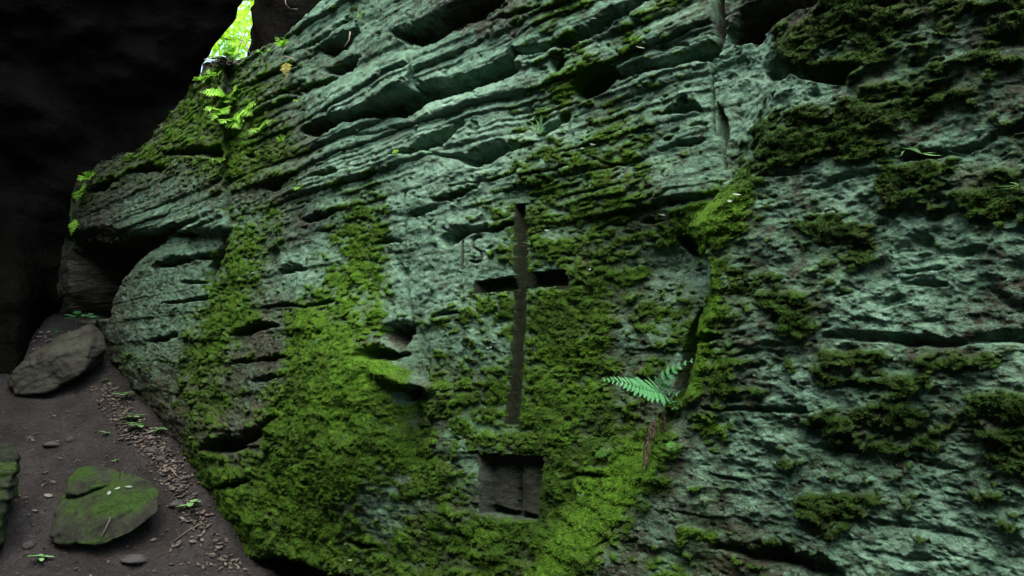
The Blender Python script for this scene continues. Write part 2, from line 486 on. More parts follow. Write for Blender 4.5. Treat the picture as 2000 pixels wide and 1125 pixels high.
# undercut clefts: (depth factor, [(u, lip, floor) ...]) with lip and floor heights in photo pixels
CLEFTS = [
 (1.0, [(770,60,66),(800,52,88),(836,40,86),(864,28,76),(900,14,50),(940,0,36),(985,-12,8)]),
 (0.8, [(588,97,101),(620,80,92),(650,60,72),(682,38,44)]),
 (1.0, [(628,94,102),(650,78,108),(680,62,94),(704,57,66)]),
 (1.0, [(640,131,142),(670,122,146),(692,113,136),(706,108,114)]),
 (0.7, [(735,128,134),(760,122,134),(780,117,124)]),
 (1.1, [(596,250,260),(630,230,266),(680,220,240),(740,209,230),(780,196,228),(800,172,226),(815,160,216),(850,160,196),(900,148,182),(950,132,166),(1000,112,140),(1016,98,124),(1022,100,110)]),
 (1.0, [(1010,108,112),(1040,92,112),(1080,80,98),(1120,62,88),(1160,46,68),(1200,20,50),(1240,4,30),(1275,-14,-4)]),
 (1.0, [(950,158,166),(985,140,158),(1010,130,146),(1030,125,130)]),
 (1.0, [(1203,138,152),(1225,132,152),(1280,116,136),(1340,100,126),(1392,78,118),(1402,80,112),(1406,90,104)]),
 (1.6, [(1426,62,86),(1440,40,86),(1452,16,84),(1480,8,72),(1500,-6,58),(1540,-14,28),(1580,-24,14),(1620,-30,-10)]),
 (1.1, [(1497,122,146),(1512,108,154),(1530,106,152),(1548,112,142),(1562,130,154),(1600,124,160),(1650,118,156),(1692,118,128)]),
 (0.8, [(1765,79,84),(1790,72,88),(1815,79,83)]),
 (0.8, [(1480,341,346),(1500,333,346),(1530,326,343),(1560,334,342),(1585,338,342)]),
 (0.9, [(1624,348,360),(1660,338,354),(1700,333,345),(1718,335,339)]),
 (0.6, [(1570,364,368),(1600,360,370),(1640,354,362)]),
 (0.9, [(1740,304,308),(1760,288,314),(1790,286,312),(1830,290,310),(1875,299,305)]),
 (0.9, [(1850,290,296),(1880,284,298),(1920,276,292),(1948,258,274)]),
 (0.8, [(1950,254,268),(2000,236,256),(2060,222,246)]),
 (0.45, [(1742,491,498),(1770,470,492),(1795,444,490),(1812,450,488),(1840,484,499),(1880,478,500),(1920,478,504),(1955,496,506)]),
 (0.9, [(1750,531,536),(1790,527,536),(1830,521,532),(1853,514,522)]),
 (0.8, [(1765,550,557),(1810,545,560),(1852,549,560)]),
 (0.5, [(1625,570,578),(1650,548,574),(1680,549,566),(1694,552,560)]),
 (0.5, [(1725,590,604),(1755,570,594),(1787,574,586)]),
 (0.5, [(1930,558,566),(1960,566,592),(1985,584,606),(2040,606,632)]),
 (0.9, [(1610,650,660),(1680,645,665),(1740,647,669),(1770,650,677),(1800,656,677),(1840,656,679),(1880,657,675),(1920,648,668),(1960,640,666),(2000,634,664),(2070,626,662)]),
 (0.9, [(1362,652,668),(1390,645,665),(1415,649,655)]),
 (1.0, [(1375,791,800),(1440,792,802),(1500,790,804),(1560,790,808),(1594,798,806)]),
 (0.9, [(1390,920,926),(1420,925,935),(1458,933,938)]),
 (0.8, [(1488,927,935),(1526,931,935)]),
 (0.8, [(1390,1056,1068),(1470,1058,1088),(1520,1044,1096),(1560,1066,1108),(1613,1078,1126),(1650,1108,1140)]),
 (1.0, [(612,430,436),(622,413,431),(640,409,422),(667,404,412)]),
 (0.9, [(596,425,434),(612,420,434),(627,422,428)]),
 (0.9, [(624,448,453),(640,444,452),(655,440,446)]),
 (0.9, [(520,598,602),(560,591,598),(600,592,601),(640,585,594),(657,581,588)]),
 (1.0, [(745,644,650),(755,634,664),(775,628,676),(795,628,676),(806,624,652)]),
 (1.0, [(692,690,697),(712,672,699),(740,668,698),(775,680,700),(800,686,696)]),
 (1.0, [(770,759,768),(786,751,782),(806,748,780),(824,751,766)]),
 (0.9, [(452,650,656),(480,636,655),(510,622,645),(543,631,640)]),
 (0.8, [(392,870,880),(418,848,882),(440,850,884),(465,850,880),(490,836,864),(520,815,838),(544,804,816)]),
 (0.9, [(427,944,953),(455,936,952),(485,929,938)]),
 (1.2, [(470,1088,1100),(500,1082,1120),(540,1078,1126),(600,1096,1140),(650,1112,1146),(690,1124,1146)]),
 (0.9, [(676,1050,1060),(705,1053,1072),(738,1062,1068)]),
 (1.0, [(850,384,392),(870,378,392),(900,367,384),(930,361,370)]),
 (0.9, [(792,420,426),(815,410,424),(850,397,408)]),
 (0.9, [(866,466,474),(885,442,472),(905,438,462),(925,444,456),(960,437,452),(1006,428,440)]),
 (1.0, [(936,296,318),(950,280,316),(980,276,306),(1010,276,292),(1052,273,280)]),
 (0.9, [(855,300,306),(885,302,310),(918,300,322),(940,288,322)]),
 (1.0, [(770,299,304),(810,284,300),(850,266,290),(880,250,276),(908,234,248)]),
 (0.9, [(614,341,347),(640,334,345),(665,329,338)]),
 (0.9, [(672,356,362),(710,342,352),(740,328,336)]),
 (1.0, [(520,364,372),(530,353,371),(548,345,370),(560,346,356)]),
 (0.9, [(460,174,178),(520,149,157),(574,122,131)]),
 (0.9, [(516,200,208),(560,172,188),(602,154,164)]),
 (0.9, [(552,186,192),(600,168,182),(660,146,156)]),
 (0.8, [(252,332,339),(290,318,337),(324,320,332)]),
 (0.8, [(322,294,302),(370,286,302),(434,280,306)]),
 (0.9, [(174,368,376),(205,350,374),(232,343,354)]),
 (1.0, [(300,516,526),(340,499,519),(375,499,511),(414,494,506)]),
 (0.9, [(360,548,555),(402,546,553)]),
 (0.9, [(326,589,594),(370,583,591),(408,575,584)]),
 (0.8, [(296,660,670),(345,648,662)]),
 (0.9, [(332,454,462),(358,448,463),(388,456,463)]),
 (0.9, [(505,700,706),(540,690,704),(560,688,696)]),
 (0.8, [(455,704,712),(500,692,704)]),
 (0.8, [(495,740,746),(530,730,742),(562,728,734)]),
 (0.9, [(1255,430,436),(1275,424,437),(1300,428,433)]),
 (0.9, [(1224,450,456),(1250,446,454)]),
 (0.9, [(1228,318,326),(1250,308,324),(1268,306,312)]),
 (0.9, [(1296,222,226),(1330,196,224),(1360,196,218),(1376,212,218)]),
 (0.7, [(1290,290,296),(1330,276,288),(1375,268,276)]),
 (0.8, [(1160,300,306),(1200,318,326),(1230,316,324)]),
 (0.7, [(1050,268,274),(1065,246,270),(1090,232,252),(1112,214,232)]),
 (0.7, [(1020,340,346),(1070,326,338),(1120,318,326)]),
 (0.7, [(880,360,364),(960,346,354),(1015,332,340)]),
 (0.7, [(700,262,268),(750,254,262),(800,244,252)]),
 (0.6, [(1110,380,386),(1160,366,376),(1230,352,358)]),
 (0.7, [(1580,300,306),(1620,292,304),(1660,300,306)]),
 (0.7, [(1830,410,416),(1860,402,418),(1890,398,408)]),
 (0.8, [(850,612,618),(880,606,616),(905,604,610)]),
 (0.8, [(740,470,476),(765,462,474),(790,468,474)]),
 (0.8, [(550,520,534),(572,512,530),(596,520,528)]),
 (0.8, [(905,880,886),(935,878,884)]),
 (0.7, [(960,40,46),(1010,20,34),(1060,8,16)]),
 (0.6, [(1100,930,936),(1150,916,928),(1190,926,932)]),
 (0.8, [(1440,690,696),(1480,678,690),(1520,684,690)]),
 (0.7, [(1660,990,996),(1720,1010,1024),(1780,1026,1032)]),
 (0.7, [(1560,860,866),(1620,868,880),(1690,880,886)]),
 (0.7, [(1760,880,888),(1820,896,912),(1880,912,918)]),
 (0.6, [(1700,1070,1078),(1780,1080,1094),(1860,1088,1094)]),
 (0.6, [(1850,960,966),(1900,968,980),(1960,972,978)]),
]
# big hollow at the far left under the lintel block
HOLLOW = [(136,500,622),(150,468,622),(180,468,620),(212,472,618),(219,470,575),(240,464,535),(270,450,508),(300,452,488),(340,436,460),(380,426,440),(430,410,418)]
# steep cracks: (depth m, [(v, left, right) ...])
CRACKS = [
 (0.30, [(-60,1398,1420),(40,1398,1418),(80,1400,1416),(110,1402,1410)]),
 (0.05, [(112,1391,1397),(180,1391,1396),(260,1393,1400)]),
 (0.06, [(205,1402,1408),(235,1404,1424),(262,1406,1424),(290,1412,1422),(330,1416,1424)]),
 (0.10, [(370,441,449),(430,441,449),(480,435,445),(500,424,440),(522,408,428),(550,407,418),(566,408,414)]),
 (0.07, [(380,792,798),(460,792,798),(515,792,799),(560,790,798),(600,798,806),(640,806,812)]),
 (0.05, [(480,536,542),(490,528,546),(506,524,542),(520,522,530)]),
 (0.18, [(606,1368,1374),(650,1350,1364),(700,1336,1358),(740,1328,1350),(778,1325,1338)]),
 (0.08, [(462,1330,1360),(480,1336,1366),(502,1352,1372)]),
 (0.05, [(520,782,786),(530,780,802),(542,784,796)]),
]
HOLES = [  # u, v, ru, rv, tilt deg, depth
 (1094,122,13,20,15,0.16),(1164,160,46,27,-33,0.15),(1484,82,15,9,-40,0.08),(496,305,11,5,0,0.05),(1038,480,8,5,0,0.03),
 (1012,108,6,14,0,0.08),(1556,748,7,5,0,0.04),(1340,196,10,6,-20,0.04),(875,470,14,14,0,0.05),
]
CROSS = [  # polygons of the carved cross
 [(1008,400),(1032,398),(1030,540),(1027,640),(1021,730),(1014,831),(987,831),(997,725),(1003,620),(1006,540)],
 [(927,551),(965,543),(1006,537),(1006,567),(965,571),(928,573)],
 [(1028,532),(1070,528),(1112,525),(1112,556),(1070,560),(1028,563)],
]
NICHE = [(932,884),(1063,891),(1059,940),(1051,1020),(995,1013),(937,1003),(936,940)]
ONE = [(903,472),(903,495),(901,525)]
FIVE = [(938,462),(929,463),(923,471),(923,483),(931,488),(938,492),(940,500),(939,508),(932,512),(926,512),(919,510)]

def inside(poly, u, v):
    r = np.zeros(u.shape, bool)
    n = len(poly)
    for i in range(n):
        (x0, y0), (x1, y1) = poly[i], poly[(i + 1) % n]
        if y0 == y1:
            continue
        c = (y0 > v) != (y1 > v)
        r ^= c & (u < (x1 - x0) * (v - y0) / (y1 - y0) + x0)
    return r

def dist_line(pts, u, v):
    best = np.full(u.shape, 1e9)
    for (x0, y0), (x1, y1) in zip(pts[:-1], pts[1:]):
        dx, dy = x1 - x0, y1 - y0
        t = np.clip(((u - x0) * dx + (v - y0) * dy) / (dx * dx + dy * dy), 0, 1)
        best = np.minimum(best, np.hypot(u - x0 - t * dx, v - y0 - t * dy))
    return best

TOP_U = [62, 85, 100, 120, 138, 145, 155, 175, 200, 235, 262, 285, 305, 330, 355, 375, 390, 400, 440, 462, 494, 516, 558, 588, 640, 700, 800, 1000]
TOP_V = [606, 555, 520, 490, 440, 380, 350, 335, 318, 302, 300, 285, 262, 230, 198, 178, 155, 124, 118, 121, 110, 93, 73, 50, 0, -60, -150, -330]
BASE_U = [62, 140, 180, 215, 250, 300, 350, 400, 440, 500, 600, 3000]
BASE_V = [655, 655, 690, 755, 800, 850, 915, 990, 1050, 1140, 1240, 1240]

ucol = np.concatenate([np.linspace(62, 2050, 1120), np.linspace(2070, 2900, 50)])
NR_TOP, NR, NR_BOT, NR_CAP = 26, 640, 12, 9
f01 = np.linspace(0, 1, NR)
rows = []
vt = np.interp(ucol, TOP_U, TOP_V)
vt = vt + 7 * noise2(ucol / 23.0, ucol * 0, 91) * (ucol < 700) + 3 * noise2(ucol / 7.0, ucol * 0, 92) * (ucol < 700)
hi = ucol > 1000                                                  # beyond, the rock goes up to 3.6 .. 4.4 m above the eye
base_r = rays(ucol, np.full(ucol.shape, 0.0))
tb = -DIST / (base_r @ NRM)
Yb = base_r[:, 1] * tb
vt = np.where(hi, np.interp(ucol, [1000, 1400, 2900], [-330, -760, -2600]), vt)
vb = np.interp(ucol, BASE_U, BASE_V)
vd0 = np.maximum(vt, -70.0); vd1 = np.minimum(vb + 40, 1190.0)
U = np.zeros((NR_TOP + NR + NR_BOT, len(ucol))); Vv = np.zeros_like(U)
for i in range(NR_TOP):
    Vv[i] = vt + (vd0 - vt) * (i / NR_TOP)
Vv[NR_TOP:NR_TOP + NR] = vd0 + (vd1 - vd0) * f01[:, None]
for i in range(NR_BOT):
    Vv[NR_TOP + NR + i] = vd1 + (i + 1) / NR_BOT * np.where(ucol > 520, 900.0, 60.0)
U[:] = ucol

def macro(u, v):
    """broad shape of the face: metres the rock stands out of its plane"""
    h = 0.05 * fbm(u / 330.0, v / 260.0, 3, 11)
    xe = np.interp(v, [-400, 0, 60, 150, 250, 330, 380, 440, 490, 540, 580, 620, 660, 700, 770, 800], [1640, 1560, 1530, 1505, 1480, 1465, 1420, 1360, 1369, 1385, 1391, 1376, 1366, 1360, 1345, 1335])
    xe = xe + 4 * noise2(v / 19.0, v * 0, 5)
    w = np.interp(v, [300, 440, 470, 700, 790], [70, 22, 9, 9, 30])
    right = sm(0, 1, (u - xe) / w + 0.5) * (1 - sm(765, 860, v))
    h = h + 0.19 * right
    # bowl left of that edge
    h = h - 0.07 * np.exp(-(((u - 1330) / 75.0) ** 2 + ((v - 560) / 110.0) ** 2)) * (u < xe + 10)
    # lower right buttress with its mossy slanting shoulder
    xb = np.interp(v, [760, 800, 850, 900, 970, 1040, 1110, 1200], [1375, 1335, 1275, 1252, 1180, 1112, 1052, 980])
    wb = np.interp(v, [780, 880, 950, 1050, 1200], [50, 30, 70, 130, 160])
    h = h + 0.17 * sm(0, 1, (u - xb + 6) / wb) * sm(765, 860, v)
    sx = np.interp(v, [880, 935, 1000, 1070, 1125], [1262, 1225, 1165, 1105, 1070])
    h = h + 0.05 * np.exp(-((u - sx) / 38.0) ** 2) * sm(870, 920, v)
    # mossy bulge
    h = h + 0.17 * np.exp(-(((u - 680) / 120.0) ** 2 + ((v - 830) / 190.0) ** 2) ** 1.5) * 1.0
    # ledge tip
    h = h + 0.12 * np.exp(-(((u - 790) / 55.0) ** 2 + ((v - 742 - (u - 790) * 0.32) / 13.0) ** 2))
    # tongue of rock
    h = h + 0.14 * sm(560, 780, u) * (1 - sm(800, 818, u)) * np.exp(-((v - np.interp(u, [560, 700, 800, 820], [235, 185, 145, 150])) / 36.0) ** 4)
    # lintel block and the foot tucked in below it
    h = h + 0.10 * sm(452, 436, u) * sm(470, 440, v + 0 * u)
    ba = np.interp(u, BASE_U, BASE_V)
    h = h - 0.16 * sm(120, 0, ba - v) * (u < 700)
    h = h - 0.05 * sm(447, 400, u) * sm(90, 230, v) * sm(300, 200, v)
    # strip of shelter right of the bulge
    h = h - 0.06 * np.exp(-((u - 822) / 22.0) ** 2) * sm(560, 660, v) * sm(1000, 850, v)
    return h

H0 = macro(U, Vv)
R = rays(U, Vv)
T = (-DIST + H0) / (R @ NRM)
P = R * T[..., None]
S = P @ UDIR
Z = P[..., 2].copy()
PXM = FOC / P[..., 1]                                             # photo pixels per metre (across the view)

# ---- carved regions
reg = np.zeros(U.shape, np.int32)
ju = 1.6 * noise2(S * 40, Z * 40, 3) ; jv = 1.6 * noise2(S * 40, Z * 40, 4)
m_cross = np.zeros(U.shape, bool)
for p in CROSS:
    m_cross |= inside(p, U + ju, Vv + jv)
m_niche = inside(NICHE, U + ju * 0.7, Vv + jv * 0.7)
d_one = dist_line(ONE, U, Vv); d_five = dist_line(FIVE, U, Vv)
carved = m_cross | m_niche

# ---- bedding
zw = Z + 0.05 * fbm(S * 0.7, Z * 0.9, 3, 21) + 0.012 * noise2(S * 6, Z * 6, 22)
upper = sm(520, 330, Vv) * sm(1480, 1330, U)
left = sm(620, 480, U)
right = sm(1380, 1500, U)
amp = 0.22 + 0.78 * upper * sm(440, 620, U) + 0.30 * left - 0.02 * right
amp = amp * (0.6 + 0.7 * np.clip(fbm(S * 1.3, Z * 1.6, 3, 24) + 0.4, 0, 1.2))

def bedding(mean, seed, a, along, rise=0.14):
    g = np.random.default_rng(seed)
    bnd = np.cumsum(mean * g.uniform(0.45, 1.7, int(12 / mean))) - 4.0
    k = np.clip(np.searchsorted(bnd, zw) - 1, 0, len(bnd) - 2)
    fr = np.clip((zw - bnd[k]) / (bnd[k + 1] - bnd[k]), 0, 1)
    hk = np.clip(0.5 + 1.1 * fbm(S * along + k * 17.31, k * 3.7 + Z * 0, 3, seed), 0, 1.3)
    prof = sm(0, rise, fr) * (1 - 0.75 * fr ** 1.4)
    return a * hk * prof, fr, k

b1, fr1, k1 = bedding(0.19, 31, 0.080, 0.75)
b2, fr2, k2 = bedding(0.066, 32, 0.026, 1.4, 0.25)
b3, fr3, k3 = bedding(0.026, 33, 0.009, 2.8, 0.3)
plain = np.exp(-(((U - 1010) / 130.0) ** 2 + ((Vv - 690) / 330.0) ** 2) ** 2)          # dressed flat by the carver
amp = amp * (1 - 0.6 * plain)
low = left * sm(430, 620, Vv)
D = amp * (b1 * (1 - 0.3 * low) + b2 * (1 - 0.5 * low) + b3 * (1 - 0.8 * low)) + 0.03 * low * fbm(S * 4 + Z, Z * 5, 4, 47)
D += 0.016 * fbm(S * 5, Z * 9, 4, 41) + 0.010 * fbm(S * 17, Z * 26, 4, 42) * (1 + 0.5 * right)
# weathered pockets
pk = fbm(S * 7, Z * 15, 3, 44)
D -= (0.022 * upper + 0.012 * (1 - upper)) * sm(0.30, 0.52, pk)
pk2 = fbm(S * 22, Z * 40, 3, 45)
D -= 0.008 * sm(0.28, 0.5, pk2)
# flaky relief of the right hand block
rl = 1 - np.abs(fbm(S * 6.5, Z * 8, 4, 46)) * 2.2
D += right * 0.018 * rl

# ---- clefts, cracks, holes
wob_v = 7 * fbm(S * 5, Z * 4, 3, 51) + 3 * noise2(S * 24, Z * 24, 52)
wob_u = 5 * fbm(S * 6, Z * 6, 3, 53)
cut = np.zeros(U.shape)
nj = len(ucol)
dv = PXM
for fac, pts in CLEFTS:
    pu = [p[0] for p in pts]
    j0 = max(0, np.searchsorted(ucol, pu[0] - 12)); j1 = min(nj, np.searchsorted(ucol, pu[-1] + 12))
    if j1 - j0 < 2:
        continue
    sl = np.s_[:, j0:j1]
    uu = U[sl] + wob_u[sl] * 0.6
    lip = np.interp(uu, pu, [p[1] for p in pts]); flo = np.interp(uu, pu, [p[2] for p in pts])
    end = sm(pu[0] - 8, pu[0] + 6, uu) * sm(pu[-1] + 8, pu[-1] - 6, uu)
    wd = np.maximum(flo - lip, 1.0) * 1.12
    t = (Vv[sl] + wob_v[sl] * np.clip(wd / 16, 0.25, 1) - lip) / wd
    prof = sm(-0.02, 0.62, t) * sm(1.06, 0.90, t)
    dep = np.clip(fac * 1.35 * wd / dv[sl] * (1 - 0.35 * right[sl]), 0, 0.25) * end
    c = dep * prof
    cut[sl] = np.maximum(cut[sl], c)
    D[sl] += 0.10 * np.clip(dep, 0, 0.12) * np.exp(-((t + 0.15) / 0.35) ** 2) * (t < 0)
pu = [p[0] for p in HOLLOW]
sl = np.s_[:, :np.searchsorted(ucol, 440)]
uu = U[sl] + wob_u[sl]; vv_ = Vv[sl] + wob_v[sl]
lip = np.interp(uu, pu, [p[1] for p in HOLLOW]); flo = np.interp(uu, pu, [p[2] for p in HOLLOW])
t = (vv_ - lip) / np.maximum(flo - lip, 4)
dep = np.interp(uu, [136, 150, 205, 222, 270, 340, 430], [0.3, 0.75, 0.75, 0.36, 0.17, 0.07, 0.0]) * sm(134, 146, uu)
cut[sl] = np.maximum(cut[sl], dep * sm(0, 0.16, t) * np.where(uu < 212, sm(1.05, 0.96, t), sm(1.25, 0.45, t)))
for dep, pts in CRACKS:
    pv = [p[0] for p in pts]
    j0 = max(0, np.searchsorted(ucol, min(p[1] for p in pts) - 20)); j1 = np.searchsorted(ucol, max(p[2] for p in pts) + 20)
    sl = np.s_[:, j0:j1]
    vv_ = Vv[sl]
    a = np.interp(vv_, pv, [p[1] for p in pts]); b = np.interp(vv_, pv, [p[2] for p in pts])
    ends = sm(pv[0] - 8, pv[0] + 8, vv_) * sm(pv[-1] + 8, pv[-1] - 8, vv_)
    t = (U[sl] + wob_u[sl] * 0.5 - a) / np.maximum(b - a, 2)
    cut[sl] = np.maximum(cut[sl], dep * ends * sm(-0.15, 0.2, t) * sm(1.15, 0.8, t))
for hu, hv, ru, rv, tl, dep in HOLES:
    c_, s_ = math.cos(math.radians(tl)), math.sin(math.radians(tl))
    du, dvv = U + wob_u * 0.6 - hu, Vv + wob_v * 0.6 - hv
    e = np.hypot((du * c_ + dvv * s_) / ru, (-du * s_ + dvv * c_) / rv)
    cut = np.maximum(cut, dep * sm(1.15, 0.75, e))
for m_ in (cut,):
    m_[carved] = 0
D -= cut

# ---- moss cover
gz = -np.gradient(D, axis=0) / np.maximum(np.abs(np.gradient(Z, axis=0)), 1e-4)   # >0 where the rock faces up
gz = np.clip(gz, -1.5, 1.5)
mm = sample_map(MOSS, 40.0, U + 9 * fbm(S * 4, Z * 4, 2, 61), Vv + 9 * fbm(S * 4, Z * 4, 2, 62))
strip = dist_line([(1262, 885), (1225, 935), (1165, 1000), (1105, 1070), (1070, 1125)], U, Vv)
mm = mm + 0.5 * sm(50, 18, strip) - 0.25 * np.exp(-((strip - 105) / 35.0) ** 2) * (U > np.interp(Vv, [880, 1130], [1270, 1070])) - 0.5 * np.exp(-(((U - 1380) / 10.0) ** 2 + ((Vv - 535) / 60.0) ** 2))
mm = mm + 0.6 * sm(22, 8, dist_line([(690, 694), (740, 716), (792, 736)], U, Vv))
mm = mm - 0.35 * sm(18, 6, np.minimum(d_one, d_five))
rib = dist_line([(1465, 385), (1400, 425), (1366, 446), (1372, 490), (1394, 560), (1392, 600), (1376, 640), (1370, 690), (1356, 765), (1320, 792), (1285, 840), (1262, 885)], U, Vv)
mm = mm + 0.55 * sm(20, 6, rib) * (1 - 0.75 * np.exp(-((Vv - 535) / 45.0) ** 2)) + 0.5 * np.exp(-(((U - 1000) / 70.0) ** 2 + ((Vv - 1030) / 12.0) ** 2))
pat = 0.55 * fbm(S * 5, Z * 12, 4, 63) + 0.5 * fbm(S * 16, Z * 26, 3, 64)
slope = 0.10 * gz
moss = sm(0.40, 0.66, 0.9 * mm + 0.95 * pat + slope * (0.6 + 1.2 * upper))
moss = np.where(mm < 0.06, moss * mm / 0.06, moss)
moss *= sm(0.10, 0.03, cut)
clump = 1 - cell2(S * 26, Z * 30, 65)
clump2 = 1 - cell2(S * 60, Z * 64, 66)
thick = moss * (0.007 + 0.010 * clump + 0.005 * clump2 + 0.008 * fbm(S * 9, Z * 12, 3, 67))
fold = moss * (1 - right) * sm(380, 560, Vv) * (1 - 0.7 * plain)
thick = thick + fold * (0.034 * fbm(S * 5.5 + Z * 1.5, Z * 4.5, 3, 73) + 0.014 * fbm(S * 15 + Z * 4, Z * 12, 3, 74))
cush = sm(0.35, 0.7, moss) * sm(1440, 1560, U)
lump = np.clip(0.5 + fbm(S * 7, Z * 11, 3, 68), 0, 1)
thick = thick + cush * 0.019 * lump
edge = np.minimum(np.minimum(dist_line([(1009, 400), (1006, 540), (997, 725), (988, 831)], U, Vv), dist_line([(1031, 400), (1028, 560), (1014, 831)], U, Vv)), dist_line([(925, 1004), (932, 884), (1063, 889), (1051, 1022)], U, Vv))
thick = thick * sm(1, 16, edge)
thick *= np.clip(2.2 - P[..., 1] * 0 , 0, 1)

# hue of the moss
hue = 0.42 + 0.35 * fbm(S * 2.2, Z * 3, 3, 69) + 0.16 * noise2(S * 11, Z * 14, 70)
hue -= 0.46 * right
def blob(cu, cv, ru, rv, a):
    return a * np.exp(-(((U - cu) / ru) ** 2 + ((Vv - cv) / rv) ** 2))
for b in [(1430,420,70,60,0.65),(1385,600,26,110,0.5),(1160,985,70,90,0.5),(1220,880,30,60,0.35),(700,540,70,110,0.45),(690,660,130,120,0.25),(480,560,90,150,0.22),
          (1240,70,120,60,0.3),(1120,170,60,40,0.25),(965,575,60,14,0.5),(1060,570,60,14,0.45),(1110,690,90,14,0.4),(480,790,30,120,0.25),(560,1000,160,110,0.2),(1150,800,90,90,0.2),
          (730,730,70,40,0.35),(1500,60,60,60,0.25),(1640,120,180,40,0.2),(1790,340,120,30,0.15),(1000,1045,70,20,0.3),(1130,330,150,60,0.15),(270,300,60,40,0.2)]:
    hue += blob(*b)
hue += 0.4 * sm(24, 6, rib)
hue += 0.45 * sm(46, 16, strip) - 0.22 * np.exp(-((strip - 95) / 35.0) ** 2) + blob(440, 230, 130, 140, 0.35) + blob(660, 760, 130, 160, 0.2)
hue -= blob(830, 900, 50, 180, 0.2) + blob(1180, 860, 90, 60, 0.15)
hue += 0.28 * fbm(S * 9 + Z * 3, Z * 8, 3, 75)
hue = np.clip(hue, 0.02, 1.0)

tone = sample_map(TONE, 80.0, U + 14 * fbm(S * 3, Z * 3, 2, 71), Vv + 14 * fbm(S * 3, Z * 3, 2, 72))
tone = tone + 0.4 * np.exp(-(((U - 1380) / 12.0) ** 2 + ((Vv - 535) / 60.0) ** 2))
tone = tone - 0.25 * sm(0.02, 0.10, cut)  # clefts lose lichen tone: barer stone, with shade put into the colour
bare = np.zeros(U.shape)
filmv = np.clip(mm + 0.45 * pat + 0.10 * gz, 0, 1.2) * sm(0.02, 0.08, mm)

# ---- carving
D += thick
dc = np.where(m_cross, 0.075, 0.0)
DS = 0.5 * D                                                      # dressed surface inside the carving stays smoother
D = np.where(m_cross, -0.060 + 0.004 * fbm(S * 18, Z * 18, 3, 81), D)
# the cut sides slope a little so that they show as cut stone
def ramp(d, w):
    return np.clip(d / w, 0, 1)
gl = np.interp(Vv, [400, 540, 725, 831], [1008, 1006, 997, 987])
aL = np.where(Vv < 620, np.interp(U, [925, 930], [0, 1]), 1)
shaft = inside(CROSS[0], U + ju, Vv + jv)
side = np.where(shaft, ramp(U - gl, 5), np.where(U < 1008, ramp(U - 927, 12), 1.0))
D = np.where(m_cross, 0.02 + (D - 0.02) * np.maximum(side, 0.12), D)
# niche: flat back with the relief of an open book standing on its floor
un = U - 20.0
seam = np.interp(Vv, [884, 1020], [1006, 996]) - 6
bk_bot = np.where(un + 20 < seam, np.interp(un + 20, [935, 958, 998], [991, 990, 1005]), np.interp(un + 20, [998, 1015, 1052], [1003, 1004, 1016]))
pg = np.where(un + 20 < seam, (un + 20 - 940) / 58.0, (un + 20 - 998) / 52.0)
page = 0.020 + 0.030 * np.sin(np.clip(pg, 0, 1) * math.pi) ** 0.7
page = page * sm(bk_bot + 2, bk_bot - 2, Vv) * sm(0.0, 0.05, np.clip(pg, 0, 1)) * sm(930, 944, U)
nd = -0.105 + page + 0.002 * fbm(S * 40, Z * 20, 3, 80)
nl = np.interp(Vv, [884, 940, 1003], [932, 936, 937])
nd = 0.02 + (nd - 0.02) * np.maximum(ramp(U - nl, 11), 0.1)
D = np.where(m_niche, nd, D)
near_n = inside([(925, 876), (1072, 882), (1060, 1030), (928, 1012)], U, Vv) & ~m_niche
for m_ in (m_cross, m_niche):
    moss = np.where(m_, 0.0, moss)
moss = np.where(m_cross & (U < 1000) & (Vv < 600), 0.15, moss)
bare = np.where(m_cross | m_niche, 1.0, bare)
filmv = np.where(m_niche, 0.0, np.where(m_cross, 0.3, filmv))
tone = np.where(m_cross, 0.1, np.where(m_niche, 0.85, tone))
one = sm(4.2, 2.0, d_one); five = sm(3.8, 1.8, d_five)
num = np.maximum(one, five)
D -= 0.020 * num
moss *= 1 - 0.9 * num
bare = np.maximum(bare, 0.9 * num)

Pf = P + NRM * D[..., None]
Pf[..., 2] += -0.25 * np.clip(D, 0, 1) * sm(0.3, 0.8, moss)       # thick cushions sag a little

# ---- regions that become parts of their own
reg[(U > np.interp(Vv, [-3000, -400, 0, 60, 150, 250, 330, 380, 440, 490, 540, 580, 620, 660, 700, 770, 800, 880, 900, 970, 1040, 1110, 1500],
                   [2500, 1700, 1560, 1530, 1505, 1480, 1465, 1420, 1360, 1369, 1385, 1391, 1376, 1366, 1360, 1345, 1335, 1262, 1252, 1180, 1112, 1052, 700])) & (Vv < 795)] = 1
reg[(U > np.interp(Vv, [795, 850, 900, 970, 1040, 1110, 1500, 3000], [1337, 1275, 1252, 1180, 1112, 1052, 760, 700])) & (Vv >= 795)] = 2
reg[(U < 446) & (Vv < np.interp(U, [62, 134, 150, 212, 274, 340, 380, 446], [500, 470, 464, 466, 448, 436, 424, 404]))] = 3
reg[inside([(590, 262), (600, 236), (680, 190), (740, 152), (790, 124), (818, 124), (826, 150), (812, 172), (790, 195), (740, 208), (680, 220), (630, 232)], U, Vv)] = 4
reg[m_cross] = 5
reg[m_niche] = 6
reg[(d_one < 4.5) & ~carved] = 7
reg[(d_five < 4.2) & ~carved] = 8

